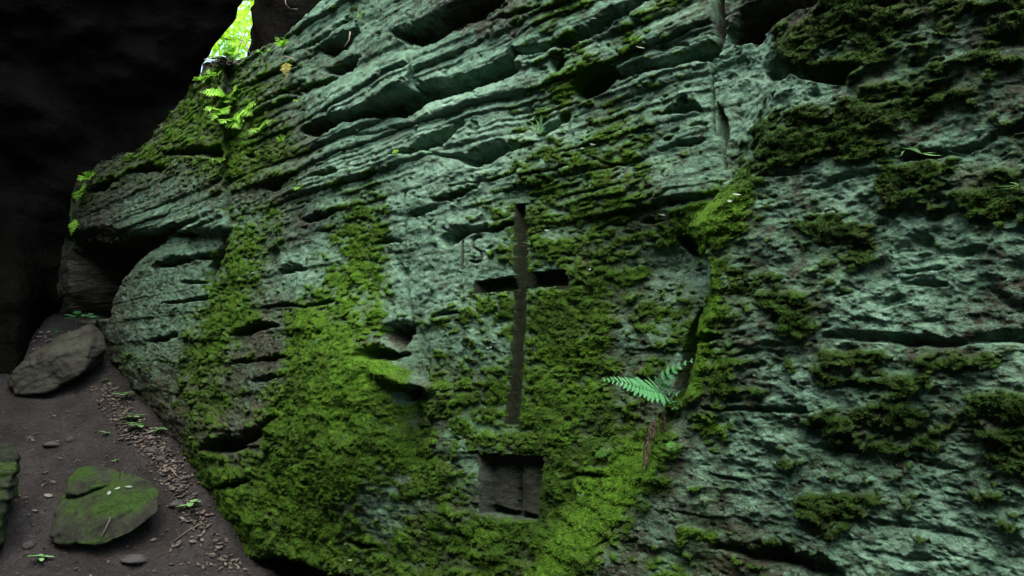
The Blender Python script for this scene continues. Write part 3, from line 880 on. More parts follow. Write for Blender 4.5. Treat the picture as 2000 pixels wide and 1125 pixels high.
# ---- cap: the top rolls over and runs back over the plateau
caps = []
for i in range(NR_CAP):
    q = (i + 1) / NR_CAP
    back = 3.2 * q ** 1.6
    c = Pf[0] - NRM * back
    c[:, 2] += 0.10 * math.sin(q * 2) - 0.05 * back + 0.06 * noise2(S[0] * 3, S[0] * 0 + q * 4, 93) * q
    far = ucol < 150
    c[far, 2] = Pf[0][far, 2] - 0.1 * q
    caps.append(c)
caps = np.array(caps[::-1])
A = np.concatenate([caps, Pf], 0)
def ext(a):
    return np.concatenate([np.repeat(a[:1], NR_CAP, 0), a], 0)
filmA = ext(filmv)
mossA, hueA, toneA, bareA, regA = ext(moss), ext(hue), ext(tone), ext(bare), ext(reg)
nr, nc = A.shape[:2]
idx = np.arange(nr * nc).reshape(nr, nc)
quads = np.stack([idx[:-1, :-1], idx[1:, :-1], idx[1:, 1:], idx[:-1, 1:]], -1).reshape(-1, 4)
qreg = np.maximum(np.maximum(regA[:-1, :-1], regA[1:, :-1]), np.maximum(regA[:-1, 1:], regA[1:, 1:])).reshape(-1)
FLAT = A.reshape(-1, 3)
# one shared set of normals so that the seams between parts stay invisible
gu = np.gradient(A, axis=1); gv = np.gradient(A, axis=0)
NN = np.cross(gv, gu)
NN /= np.maximum(np.linalg.norm(NN, axis=-1, keepdims=True), 1e-9)
if (NN[nr // 2, nc // 2] @ NRM) < 0:
    NN = -NN; quads = quads[:, ::-1]
NF = NN.reshape(-1, 3)

def rock_piece(name, code, parent):
    q = quads[qreg == code]
    used, inv = np.unique(q, return_inverse=True)
    me = mesh_np(name, FLAT[used], inv.reshape(-1, 4), True,
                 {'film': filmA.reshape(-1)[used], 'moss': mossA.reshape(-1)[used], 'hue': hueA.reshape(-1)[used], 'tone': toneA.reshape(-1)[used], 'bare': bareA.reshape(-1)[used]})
    return link(name, me, M_ROCK, parent)

rock_face = tag(empty('carved_rock', tuple(A[nr - 20, nc // 2])), 'tall layered rock face with blue-green lichen and moss, carved with a cross and niche', 'rock face')
rock_piece('weathered_face', 0, rock_face)
rock_piece('buttress', 1, rock_face)
rock_piece('buttress_foot', 2, rock_face)
rock_piece('lintel_block', 3, rock_face)
rock_piece('rock_tongue', 4, rock_face)
rock_piece('carved_cross', 5, rock_face)
rock_piece('carved_niche', 6, rock_face)
tag(rock_piece('carved_numeral', 7, rock_face), 'faint carved numeral 1')
tag(rock_piece('carved_numeral', 8, rock_face), 'faint carved numeral 5')

# visible surface points, for setting things on the rock
PU, PV = project(Pf)
def on_rock(u, v, out=0.0):
    m = (np.abs(PU - u) < 7) & (np.abs(PV - v) < 7)
    if not m.any():
        m = (np.abs(PU - u) < 40) & (np.abs(PV - v) < 40)
    if not m.any():
        return Vector(at_depth(u, v, 6.0))
    yy = np.where(m, Pf[..., 1], 1e9)
    k = np.unravel_index(np.argmin(yy), yy.shape)
    y = Pf[k][1]
    p = at_depth(u, v, y)
    r = rays(u, v); r = r / np.linalg.norm(r)
    return Vector(p - r * out)

# ---- moss shoots: tiny tufts all over the mossy surface, one part
prob = np.clip((moss - 0.42) * 1.6, 0, 1) * (Vv > -60) * (Vv < 1180) * (U < 2040)
prob *= 0.36
pick = RNG.random(prob.shape) < prob
pp = Pf[pick]; NI = NN[NR_CAP:][pick]
psc = (0.0030 + 0.0009 * pp[:, 1]) * RNG.uniform(0.6, 1.35, len(pp)) 
def tuft_mesh():
    mb = MB()
    g = random.Random(3)
    for i in range(9):
        a = 2 * math.pi * i / 9 + g.uniform(-0.3, 0.3)
        lean = g.uniform(0.25, 1.0)
        ln = g.uniform(0.7, 1.2)
        d = Vector((math.cos(a) * lean, math.sin(a) * lean, 1.0)).normalized() * ln
        s = Vector((-math.sin(a), math.cos(a), 0)) * 0.16
        mid = d * 0.55
        tip = d + Vector((0, 0, -0.25 * lean))
        mb.add([(-s * 0.6), (s * 0.6), (mid + s), (mid - s), tip], [(0, 1, 2, 3), (3, 2, 4)])
    me = bpy.data.meshes.new('moss_tuft')
    me.from_pydata(mb.v, [], mb.f)
    me.materials.append(M_TUFT)
    return me
tuft_src = bpy.data.objects.new('moss_tuft_source', tuft_mesh())   # never linked to the scene: only its mesh is used
nup = NI + np.array([0, 0, 0.55]) + RNG.normal(0, 0.25, NI.shape)
nup /= np.linalg.norm(nup, axis=1, keepdims=True)
me = bpy.data.meshes.new('moss')
me.vertices.add(len(pp))
me.vertices.foreach_set('co', np.ascontiguousarray(pp, np.float32).ravel())
for nme, typ, arr in (('nup', 'FLOAT_VECTOR', nup), ('tsc', 'FLOAT', psc), ('hue', 'FLOAT', hue[pick]),
                      ('rnd', 'FLOAT', np.clip(0.5 + 0.45 * fbm(S[pick] * 30, Z[pick] * 30, 2, 77) + RNG.normal(0, 0.2, len(pp)), 0, 1))):
    at = me.attributes.new(nme, typ, 'POINT')
    at.data.foreach_set('vector' if typ == 'FLOAT_VECTOR' else 'value', np.ascontiguousarray(arr, np.float32).ravel())
me.update()
moss_o = link('moss', me, M_TUFT, rock_face)
moss_o['kind'] = 'stuff'
ng = bpy.data.node_groups.new('moss_scatter', 'GeometryNodeTree')
ng.interface.new_socket('Geometry', in_out='INPUT', socket_type='NodeSocketGeometry')
ng.interface.new_socket('Geometry', in_out='OUTPUT', socket_type='NodeSocketGeometry')
gi = ng.nodes.new('NodeGroupInput'); go = ng.nodes.new('NodeGroupOutput')
oi = ng.nodes.new('GeometryNodeObjectInfo'); oi.inputs['Object'].default_value = tuft_src
ip = ng.nodes.new('GeometryNodeInstanceOnPoints')
def gattr(name, typ):
    n = ng.nodes.new('GeometryNodeInputNamedAttribute')
    n.data_type = typ
    n.inputs['Name'].default_value = name
    return n.outputs['Attribute']
al = ng.nodes.new('FunctionNodeAlignEulerToVector') if hasattr(bpy.types, 'FunctionNodeAlignEulerToVector') else None
al = ng.nodes.new('FunctionNodeAlignRotationToVector') if al is None else al
al.axis = 'Z'
ng.links.new(gattr('nup', 'FLOAT_VECTOR'), al.inputs['Vector'])
ng.links.new(gi.outputs[0], ip.inputs['Points'])
ng.links.new(oi.outputs['Geometry'], ip.inputs['Instance'])
ng.links.new(al.outputs[0], ip.inputs['Rotation'])
cs = ng.nodes.new('ShaderNodeCombineXYZ')
ts = gattr('tsc', 'FLOAT')
for i in range(3):
    ng.links.new(ts, cs.inputs[i])
ng.links.new(cs.outputs[0], ip.inputs['Scale'])
ng.links.new(ip.outputs[0], go.inputs[0])
md = moss_o.modifiers.new('scatter', 'NODES')
md.node_group = ng

# ------------------------------------------------------------------ ground
GY = [-40, -3, 4, 5.5, 6.1, 6.6, 7.07, 7.55, 8.0, 8.4, 9.3, 10.5, 12, 60]
GZ = [-1.9, -1.78, -1.70, -1.62, -1.54, -1.21, -0.86, -0.56, -0.32, -0.07, 0.47, 0.85, 1.1, 5.0]
def ground_z(x, y):
    z = np.interp(y, GY, GZ)
    x = np.asarray(x, float); y = np.asarray(y, float)
    z = z + 0.06 * fbm(x * 0.9, y * 0.9, 3, 101) + 0.026 * fbm(x * 5, y * 5, 5, 102) + 0.010 * noise2(x * 22, y * 22, 103)
    # soil banked up along the foot of the rock
    d = -(x * NRM[0] + y * NRM[1]) - DIST
    z = z + 0.06 * np.exp(-((d + 0.05) / 0.25) ** 2)
    z = z + 0.35 * sm(-4.6, -7.0, x) * sm(9.0, 6.0, y)
    return z
gx = np.concatenate([np.linspace(-60, -7.2, 14), np.linspace(-7.0, -1.2, 235), np.linspace(-1.0, 60, 24)])
gy = np.concatenate([np.linspace(-40, 3.6, 18), np.linspace(3.8, 10.4, 265), np.linspace(10.7, 60, 24)])
GXX, GYY = np.meshgrid(gx, gy)
GV = np.stack([GXX, GYY, ground_z(GXX, GYY)], -1)
gi_ = np.arange(GXX.size).reshape(GXX.shape)
gq = np.stack([gi_[:-1, :-1], gi_[:-1, 1:], gi_[1:, 1:], gi_[1:, :-1]], -1).reshape(-1, 4)
ground = tag(link('ground', mesh_np('ground', GV.reshape(-1, 3), gq), M_SOIL), kind='structure')

def on_ground(u, v):
    r = rays(u, v)
    ys = np.linspace(3.5, 11, 900)
    p = r[None] * (ys / r[1])[:, None]
    d = p[:, 2] - ground_z(p[:, 0], p[:, 1])
    k = np.argmax(d < 0)
    return Vector(p[k])

# ------------------------------------------------------------------ the dark overhang on the far side
EU = [(-1100, -100), (-700, 150), (-300, 400), (-120, 480), (-40, 492), (0, 477), (14, 466), (39, 459), (68, 437), (89, 416), (107, 409), (122, 396), (200, 380), (500, 300), (800, 200), (1050, 100)]
NU, NV = 150, 215
vv1 = np.linspace(-1100, 1050, NV)
q1 = np.linspace(0, 1, NU) ** 0.6
ue = np.interp(vv1, [e[0] for e in EU], [e[1] for e in EU]) + 3 * noise2(vv1 / 25, vv1 * 0, 112)
OU = -2300 + (ue[:, None] + 2300) * q1[None]
OVV = np.repeat(vv1[:, None], NU, 1)
rr = rays(OU, OVV)
el = rr[..., 2] / np.hypot(rr[..., 0], rr[..., 1])
dist_h = np.interp(el, [-0.2, 0.0, 0.25, 0.55, 0.9, 1.3], [12.2, 12.2, 11.2, 9.6, 8.0, 6.5])
dist_h = dist_h - 2.4 * sm(0, -2200, OU)
lowl = sm(110, 30, OU) * sm(0.22, 0.05, el)                        # its foot comes forward at the left of the path
dist_h = dist_h * (1 - lowl) + 10.3 * lowl
dist_h = dist_h + 0.5 * fbm(OU / 260, OVV / 150, 5, 113)
OP = rr * (dist_h / np.hypot(rr[..., 0], rr[..., 1]))[..., None]
rim = []
for i in range(8):                                                # the mass carries on behind its edge
    q = (i + 1) / 8
    c = OP[:, -1] * (1 + 0.22 * q)
    c[:, 0] -= 0.8 * q
    rim.append(c)
OP = np.concatenate([OP, np.stack(rim, 1)], 1)
on = np.arange(OP.shape[0] * OP.shape[1]).reshape(OP.shape[:2])
oq = np.stack([on[:-1, :-1], on[1:, :-1], on[1:, 1:], on[:-1, 1:]], -1).reshape(-1, 4)
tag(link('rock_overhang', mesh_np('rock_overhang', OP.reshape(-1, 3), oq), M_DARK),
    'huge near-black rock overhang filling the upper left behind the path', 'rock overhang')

# unseen canyon side, added behind the camera to block low sky and bounce fill
cu = np.linspace(-16, 12, 70); cz = np.linspace(-2.4, 5.6, 40)
CU, CZ = np.meshgrid(cu, cz)
off = 3.4 - 0.16 * (CZ + 2) + 0.5 * fbm(CU * 0.4, CZ * 0.6, 4, 121)
CP = np.array([0, 0, 0]) + NRM[None, None] * off[..., None] + UDIR[None, None] * CU[..., None]
CP[..., 2] = CZ
back = CP[-1] + NRM * 6
CP = np.concatenate([CP, back[None]], 0)
ci = np.arange(CP.shape[0] * CP.shape[1]).reshape(CP.shape[:2])
cq = np.stack([ci[:-1, :-1], ci[:-1, 1:], ci[1:, 1:], ci[1:, :-1]], -1).reshape(-1, 4)
tag(link('added_canyon_side', mesh_np('added_canyon_side', CP.reshape(-1, 3), cq, True, {'moss': np.zeros(CP.shape[0] * CP.shape[1])}), M_FARROCK), kind='structure')

# ------------------------------------------------------------------ boulders
def ico(sub):
    bm = bmesh.new()
    bmesh.ops.create_icosphere(bm, subdivisions=sub, radius=1.0)
    V = np.array([v.co[:] for v in bm.verts]); F = np.array([[v.index for v in f.verts] for f in bm.faces])
    bm.free()
    return V, F

def boulder(planes, size, seed, sub=6, rough=0.05, soft=24, strata=0.0):
    """planes: (nx, ny, nz, d) half spaces of a unit rock; returns verts, faces, normals' up"""
    V, F = ico(sub)
    acc = np.zeros(len(V))
    for nx, ny, nz, d in planes:
        n = np.array([nx, ny, nz], float); n /= np.linalg.norm(n)
        c = V @ n
        acc += np.where(c > 0.02, (np.maximum(c, 1e-3) / d) ** soft, 0)
    acc += (1 / 1.25) ** soft
    r = acc ** (-1.0 / soft)
    Q = V * r[:, None]
    a = Q[:, 0] * 1.0 + Q[:, 2] * 0.6; b = Q[:, 1] * 1.0 - Q[:, 2] * 0.7
    k = rough * fbm(a * 2.2 + seed, b * 2.2, 5, seed) * 2 + rough * 0.5 * fbm(a * 9 + seed, Q[:, 2] * 12, 4, seed + 3)
    if strata:
        zl = (Q[:, 2] + 0.35 * Q[:, 0] + 0.1 * noise2(a * 2, b * 2, seed)) * 5.5
        fr = zl - np.floor(zl)
        k = k + strata * (sm(0, 0.15, fr) * (1 - fr)) * (0.4 + 0.9 * np.clip(noise2(np.floor(zl) * 3.3, a * 1.5, seed + 5) + 0.3, 0, 1))
    Q = Q + V * k[:, None]
    return Q * np.array(size), F

def put_boulder(name, loc, V, F, mat, label, cat, rot=0.0, group=None, moss_up=0.6):
    c, s = math.cos(rot), math.sin(rot)
    W = V.copy()
    W[:, 0], W[:, 1] = V[:, 0] * c - V[:, 1] * s, V[:, 0] * s + V[:, 1] * c
    mo = 0.5 * fbm(W[:, 0] * 3 + 9, W[:, 2] * 3 + W[:, 1] * 2, 3, 131)
    me = mesh_np(name, W, F, True, {'moss': mo})
    o = link(name, me, mat)
    o.location = loc
    return tag(o, label, cat, group)

def hull_rock(pts, sub, seed, rough, strata=0.0, tilt=(0.35, 0.0)):
    """rock from measured corner points (metres, local): convex hull, finely divided, rounded and weathered"""
    bm = bmesh.new()
    for p in pts:
        bm.verts.new(p)
    r = bmesh.ops.convex_hull(bm, input=bm.verts[:])
    bmesh.ops.delete(bm, geom=[v for v in bm.verts if not v.link_faces], context='VERTS')
    bmesh.ops.triangulate(bm, faces=bm.faces[:])
    for _ in range(sub):
        bmesh.ops.subdivide_edges(bm, edges=[e for e in bm.edges if e.calc_length() > 0.022], cuts=1, use_grid_fill=True)
        bmesh.ops.triangulate(bm, faces=bm.faces[:])
    for _ in range(5):
        bmesh.ops.smooth_vert(bm, verts=bm.verts[:], factor=0.5, use_axis_x=True, use_axis_y=True, use_axis_z=True)
    bm.normal_update()
    V = np.array([v.co[:] for v in bm.verts]); Nn = np.array([v.normal[:] for v in bm.verts])
    F = np.array([[v.index for v in f.verts] for f in bm.faces])
    bm.free()
    a = V[:, 0] + 0.6 * V[:, 2]; b = V[:, 1] - 0.7 * V[:, 2]
    k = rough * 1.6 * fbm(a * 4 + seed, b * 4, 5, seed) + rough * 0.6 * fbm(a * 15 + seed, V[:, 2] * 20, 4, seed + 3)
    if strata:
        zl = (V[:, 2] - tilt[0] * V[:, 0] - tilt[1] * V[:, 1] + 0.05 * noise2(a * 3, b * 3, seed)) * 9
        fr = zl - np.floor(zl)
        k = k + strata * sm(0, 0.2, fr) * (1 - fr) * np.clip(noise2(np.floor(zl) * 3.3, a * 2.5, seed + 5) + 0.4, 0, 1)
    return V + Nn * k[:, None], F

def px_rock(pts, Y0):
    """corner points given as (u, v, metres behind Y0) -> local coordinates and centre"""
    W = np.array([at_depth(u, v, Y0 + d) for u, v, d in pts])
    c = W.mean(0)
    return W - c, Vector(c)

pb = on_ground(200, 1100)
W0 = pb.y
slab_pts = [(97, 1046, .12), (104, 1060, .10), (160, 1062, .0), (205, 1062, .0), (256, 1040, .04), (307, 1002, .13), (311, 958, .25), (292, 938, .55), (240, 922, .8), (140, 940, .75), (120, 975, .5),
            (240, 962, .30), (170, 1000, .16), (118, 1036, .10)]
foot_pts = [(125, 1075, .30), (200, 1090, .16), (290, 1045, .28), (295, 1000, .7), (140, 990, .8), (130, 1110, .4), (200, 1110, .35), (280, 1075, .5), (250, 1000, .3), (150, 1040, .25)]
hump_pts = [(128, 962, .42), (132, 930, .55), (152, 912, .70), (200, 908, .80), (236, 922, .75), (234, 944, .55), (190, 950, .40), (150, 968, .36), (140, 990, .7), (230, 980, .8)]
Wall_ = [np.array([at_depth(u, v, W0 + d) for u, v, d in pts]) for pts in (slab_pts, foot_pts, hump_pts)]
c1 = Vector(Wall_[0].mean(0))
VV, FF, nb = [], [], 0
for k_, W_ in enumerate(Wall_):
    v_, f_ = hull_rock(W_ - np.array(c1), 5, 5 + 4 * k_, 0.020, 0.035, (0.5, 0.25))
    VV.append(v_); FF.append(f_ + nb); nb += len(v_)
V1, F1 = np.concatenate(VV), np.concatenate(FF)
put_boulder('mossy_boulder', c1, V1, F1, M_BOULDER, 'mossy green boulder lying on the dirt path at the lower left', 'boulder')
C2, c2 = px_rock([(12, 742, .1), (22, 728, .05), (60, 690, .1), (120, 655, .25), (180, 632, .3), (200, 650, .35), (206, 680, .3), (160, 728, .0), (90, 768, -.05), (30, 772, .0), (120, 690, -.02), (175, 668, .08),
                  (20, 760, .5), (200, 720, .7), (190, 660, .8), (80, 700, .8)], 8.05)
V2, F2 = hull_rock(C2, 5, 9, 0.022, 0.02, (0.55, 0.0))
put_boulder('slab_boulder', c2, V2, F2, M_SLAB, 'brown slanting boulder in front of the dark hollow, sloping down to the left', 'boulder')
C3, c3 = px_rock([(-190, 880, .2), (-60, 862, .2), (22, 868, .25), (40, 885, .2), (20, 930, .05), (2, 980, .0), (-4, 1060, .0), (-120, 1090, -.1), (-240, 1020, .1), (30, 960, .6), (-150, 1000, .9), (0, 1080, .6)], 6.1)
V3, F3 = hull_rock(C3, 5, 15, 0.03, 0.05, (0.2, 0.0))
put_boulder('edge_boulder', c3, V3, F3, M_BOULDER, 'mossy rock cut off by the left edge of the picture beside the path', 'boulder')

# grit
gg_ = random.Random(77)
mbg = MB()
for i in range(900):
    u, v = gg_.uniform(-30, 470), gg_.uniform(770, 1150)
    p_ = on_ground(u, v)
    r_ = gg_.uniform(0.006, 0.02) * (1.8 if gg_.random() < 0.08 else 1)
    vs_ = [p_ + Vector((r_ * gg_.uniform(.6, 1.2) * sx_, r_ * gg_.uniform(.6, 1.2) * sy_, 0.5 * r_ * gg_.uniform(.4, 1.2) * sz_)) for sx_, sy_, sz_ in ((1, 0, 0), (-1, 0, 0), (0, 1, 0), (0, -1, 0), (0, 0, 1.4), (0, 0, -1))]
    mbg.add(vs_, [(0, 2, 4), (2, 1, 4), (1, 3, 4), (3, 0, 4), (2, 0, 5), (1, 2, 5), (3, 1, 5), (0, 3, 5)])
tag(mbg.build('gravel', M_STONE, None, False), kind='stuff')

# small stones on the path
for i, (u, v, w, hgt, lab) in enumerate([
    (103, 868, 0.085, 0.03, 'flat grey stone on the path above the mossy boulder'),
    (138, 859, 0.035, 0.03, 'small pale stone right of the flat grey stone on the path'),
    (60, 856, 0.040, 0.02, 'small dark stone at the left of the upper path'),
    (265, 1092, 0.11, 0.035, 'dark flat stone half sunk in the path below the mossy boulder'),
    (345, 985, 0.06, 0.03, 'grey stone between the mossy boulder and the rock foot'),
    (58, 1065, 0.05, 0.04, 'dull stone on the path left of the mossy boulder'),
    (300, 880, 0.06, 0.03, 'blue-grey stone among the dead leaves at the rock foot'),
    (315, 897, 0.05, 0.03, 'blue-grey stone at the lower end of the dead leaf drift')]):
    Vs, Fs = boulder([(0.3, -0.5, 0.8, 0.7), (0.9, 0, 0.3, 0.8), (-0.8, -0.3, 0.4, 0.75), (0, 0.7, 0.6, 0.8)], (w, w * 0.8, hgt), 40 + i, 3, 0.08, 14)
    put_boulder('path_stone', on_ground(u, v) + Vector((0, 0, hgt * 0.3)), Vs, Fs, M_STONE, lab, 'stone', i * 0.9, 'stones on the dirt path')

# soil bank on top of the rock, upper left, with roots hanging out of it
V4, F4 = boulder([(-0.9, -0.3, 0.2, 0.85), (0, -1, 0.1, 0.8), (0.2, -0.5, -0.8, 0.9)], (1.0, 0.7, 1.15), 22, 5, 0.09, 10)
p4 = at_depth(625, 0, 7.4)
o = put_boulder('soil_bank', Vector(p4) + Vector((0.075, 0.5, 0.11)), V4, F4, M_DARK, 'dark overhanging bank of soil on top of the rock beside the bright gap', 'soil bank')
for i, (pts, lab) in enumerate([
    ([(556, -10), (558, 8), (566, 17), (581, 18)], 'thin pale root curling out of the dark soil bank at the top'),
    ([(478, 66), (470, 84), (464, 104)], 'thin root hanging down the left end of the dark soil bank'),
    ([(474, 78), (482, 92), (489, 106)], 'short root slanting right below the left end of the soil bank'),
    ([(684, 62), (682, 78), (672, 92)], 'fine root dangling in front of the upper dark cleft'),
    ([(556, 110), (574, 116), (586, 132)], 'wiry root arching over the yellow fern on the upper left')]):
    mb = MB()
    if i < 3:
        pp_ = [Vector(at_depth(u, v, 6.85)) for u, v in pts]
    else:
        y0 = min(on_rock(u, v).y for u, v in pts) - 0.05
        pp_ = [Vector(at_depth(u, v, y0)) for u, v in pts]
    mb.tube(pp_, 0.006, 0.003, 5)
    tag(mb.build('hanging_root', M_TWIG), lab, 'root', 'roots hanging at the top left')

# ------------------------------------------------------------------ sunlit wood beyond the gap
def tree(base, height, cr, seed, label):
    g = np.random.default_rng(seed)
    root = tag(empty('sunlit_tree', tuple(base)), label, 'tree', 'sunlit trees seen through the gap')
    mb = MB()
    b = Vector(base)
    top = b + Vector((0.3, 0.2, height * 0.8))
    pts = [b + (top - b) * q + Vector((0.12 * math.sin(q * 5 + seed), 0.1 * math.cos(q * 4), 0)) for q in np.linspace(0, 1, 8)]
    mb.tube(pts, 0.16, 0.05, 8)
    ends = []
    for k in range(12):
        q = g.uniform(0.3, 0.98)
        s = b + (top - b) * q
        a = g.uniform(0, 6.28)
        e = s + Vector((math.cos(a), math.sin(a), g.uniform(0.0, 0.5))) * cr * g.uniform(0.6, 1.0)
        mb.tube([s, s.lerp(e, 0.5) + Vector((0, 0, 0.12)), e], 0.045, 0.012, 5)
        ends += [s.lerp(e, t) for t in (0.45, 0.75, 1.0)]
    mb.build('trunk', M_BARK, root)
    ends = np.array([e[:] for e in ends] + [top[:]])
    n = 5000
    c = ends[g.integers(0, len(ends), n)] + g.normal(0, cr * 0.2, (n, 3))
    a = g.normal(0, 1, (n, 3)); a /= np.linalg.norm(a, axis=1, keepdims=True)
    nn = np.array([0, 0, 1.0]) + g.normal(0, 0.6, (n, 3))
    bb = np.cross(nn, a); bb /= np.linalg.norm(bb, axis=1, keepdims=True)
    L = g.uniform(0.06, 0.125, (n, 1)); W = L * 0.42
    Vt = np.stack([c - a * L, c + bb * W, c + a * L - np.array([0, 0, 0.03]), c - bb * W], 1).reshape(-1, 3)
    Ft = np.arange(n * 4).reshape(-1, 4)
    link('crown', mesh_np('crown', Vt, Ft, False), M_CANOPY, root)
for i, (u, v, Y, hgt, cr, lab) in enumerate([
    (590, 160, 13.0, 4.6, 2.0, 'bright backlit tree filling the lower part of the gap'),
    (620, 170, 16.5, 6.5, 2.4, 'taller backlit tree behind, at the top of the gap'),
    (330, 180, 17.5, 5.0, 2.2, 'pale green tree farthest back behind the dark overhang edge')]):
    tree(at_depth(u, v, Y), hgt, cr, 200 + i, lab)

# ------------------------------------------------------------------ ferns and other plants
def pinna_shape(L, W, lobes=5):
    """flat leaflet along +x with toothed edges, slightly keeled"""
    up, dn = [], []
    for i in range(lobes * 2 + 1):
        t = i / (lobes * 2)
        w = W * (math.sin(math.pi * min(1, t * 0.92 + 0.10)) ** 0.8) * (1.0 if i % 2 else 0.62)
        if i == lobes * 2:
            w = 0.0
        up.append((L * t + (0.02 * L if i % 2 else 0), w, -0.10 * L * t * t + 0.12 * w))
        dn.append((L * t + (0.02 * L if i % 2 else 0), -w, -0.10 * L * t * t + 0.12 * w))
    mid = [(L * i / (lobes * 2), 0, -0.10 * L * (i / (lobes * 2)) ** 2) for i in range(lobes * 2 + 1)]
    vs = mid + up + dn
    n = lobes * 2 + 1
    fs = []
    for i in range(n - 1):
        fs.append((i, i + 1, n + i + 1, n + i)); fs.append((i + 1, i, 2 * n + i, 2 * n + i + 1))
    return vs, fs

_shared = {}
def leaflet_mesh(mat, lobes=4):
    k = (mat.name, lobes)
    if k not in _shared:
        vs, fs = pinna_shape(1.0, 0.19, lobes)
        me = bpy.data.meshes.new('leaflet')
        me.from_pydata(vs, [], fs)
        me.materials.append(mat)
        _shared[k] = me
    return _shared[k]

def frond(root, pts, maxlen, mat, stem_mat, pairs=12, facing=None, parts=True, g=None, taper=(0.35, 1.0, 0.12), fwd=0.45, wide=1.0):
    """a frond along 3-D points; leaflets left and right. parts: every leaflet its own object"""
    g = g or random.Random(1)
    pts = [Vector(p) for p in pts]
    # resample
    seg = [(pts[i + 1] - pts[i]).length for i in range(len(pts) - 1)]
    tot = sum(seg)
    def at(t):
        d = t * tot
        for i, s in enumerate(seg):
            if d <= s or i == len(seg) - 1:
                return pts[i].lerp(pts[i + 1], min(1, d / s)), (pts[i + 1] - pts[i]).normalized()
            d -= s
    fine = [at(i / 14)[0] for i in range(15)]
    for _ in range(2):
        fine = [fine[0]] + [(fine[i - 1] + fine[i] * 2 + fine[i + 1]) / 4 for i in range(1, 14)] + [fine[-1]]
    mb = MB()
    mb.tube(fine, 0.0028, 0.0008, 5)
    facing = facing or Vector((-0.4, -0.8, 0.45))
    lf = []
    for i in range(pairs):
        t = 0.10 + 0.88 * i / (pairs - 1)
        k = t * 14
        a = int(min(13, k)); p = fine[a].lerp(fine[a + 1], k - a)
        tg = (fine[a + 1] - fine[a]).normalized()
        side = facing.cross(tg).normalized()
        nrm = tg.cross(side).normalized()
        prof = (taper[0] + (taper[1] - taper[0]) * min(1, t / 0.3)) if t < 0.3 else taper[1] + (taper[2] - taper[1]) * ((t - 0.3) / 0.7)
        for sg in (-1, 1):
            L = maxlen * prof * g.uniform(0.86, 1.1)
            d = (side * sg + tg * (fwd + 0.25 * t) + nrm * g.uniform(-0.12, 0.22)).normalized()
            y = nrm.cross(d).normalized()
            n2 = d.cross(y)
            M = Matrix((d * L, y * L * wide, n2 * L)).transposed().to_4x4()
            M.translation = p
            lf.append(M)
    if parts:
        fr = mb.build('frond', stem_mat, root)
        lm = leaflet_mesh(mat)
        for M in lf:
            o = bpy.data.objects.new('leaflet', lm)
            COL.objects.link(o)
            o.parent = fr
            o.matrix_parent_inverse = Matrix.Identity(4)
            o.matrix_basis = M
        return fr
    vs, fs = pinna_shape(1.0, 0.20, 3)
    for M in lf:
        mb.add([M @ Vector(v) for v in vs], fs)
    return mb.build('frond', mat, root)

def px_path(pts, y0=None):
    """(u, v, metres towards the eye from the rock) -> points"""
    out = []
    for u, v, d in pts:
        if y0 is None:
            out.append(on_rock(u, v, d))
        else:
            out.append(Vector(at_depth(u, v, y0 - d)))
    return out

# the big fern in front of the right hand edge
yf = on_rock(1298, 792).y
fern = tag(empty('fern', tuple(at_depth(1298, 790, yf))), 'bright green fern with two spreading fronds growing from the mossy shoulder', 'fern')
gr = random.Random(4)
frond(fern, px_path([(1300, 790, 0), (1306, 776, .05), (1290, 766, .10), (1262, 762, .15), (1230, 749, .19), (1205, 743, .21), (1178, 742, .22)], yf), 0.092, M_FERN, M_FERN, 20, Vector((-0.1, -0.75, 0.65)), True, gr)
frond(fern, px_path([(1300, 790, 0), (1290, 772, .04), (1287, 757, .07), (1297, 742, .10), (1309, 728, .12), (1326, 713, .15), (1352, 704, .18)], yf), 0.058, M_FERN, M_FERN, 10, Vector((0.15, -0.7, 0.7)), True, gr, (0.5, 1.0, 0.25), 0.35, 1.45)
frond(fern, px_path([(1300, 790, 0), (1296, 775, .06), (1306, 766, .10), (1322, 768, .13)], yf), 0.045, M_FERN, M_FERN, 5, Vector((0.0, -0.8, 0.6)), True, gr, (0.5, 1.0, 0.4))
frond(fern, px_path([(1300, 788, 0), (1310, 782, .05), (1316, 786, .08), (1318, 796, .09)], yf), 0.03, M_FERN, M_FERN, 4, Vector((0.0, -0.9, 0.4)), True, gr, (0.6, 1.0, 0.5))

def dead_frond(pts, y0, ln, label, seed):
    g = random.Random(seed)
    P_ = [Vector(at_depth(u, v, y0 - d)) for u, v, d in pts]
    mb = MB()
    mb.tube(P_, 0.0028, 0.0015, 5)
    for i in range(70):
        t = 0.16 + 0.84 * i / 69
        k = t * (len(P_) - 1); a = min(len(P_) - 2, int(k))
        p = P_[a].lerp(P_[a + 1], k - a)
        th = g.uniform(0, 6.28)
        d = Vector((math.cos(th), math.sin(th) * 0.6 - 0.3, -0.5)).normalized()
        L = ln * g.uniform(0.5, 1.1) * (1.1 - 0.6 * t)
        q1_ = p + d * L * 0.55 + Vector((0, 0, 0.004)); q2_ = p + d * L * 0.7 + Vector((0, 0, -L * 0.8))
        mb.tube([p, q1_, q2_], 0.0028, 0.001, 4)
    return tag(mb.build('withered_fern', M_DEAD), label, 'dead fern', 'withered fronds under the green fern')
dead_frond([(1286, 806, .03), (1277, 824, .06), (1270, 836, .08), (1266, 860, .08), (1261, 885, .08), (1258, 911, .08)], on_rock(1264, 870).y, 0.046, 'long withered brown fern frond hanging over the mossy edge', 1)
dead_frond([(1298, 792, .03), (1297, 812, .05), (1296, 832, .05), (1291, 856, .05)], on_rock(1295, 830).y, 0.020, 'shorter withered brown frond hanging straight down right of the long one', 2)

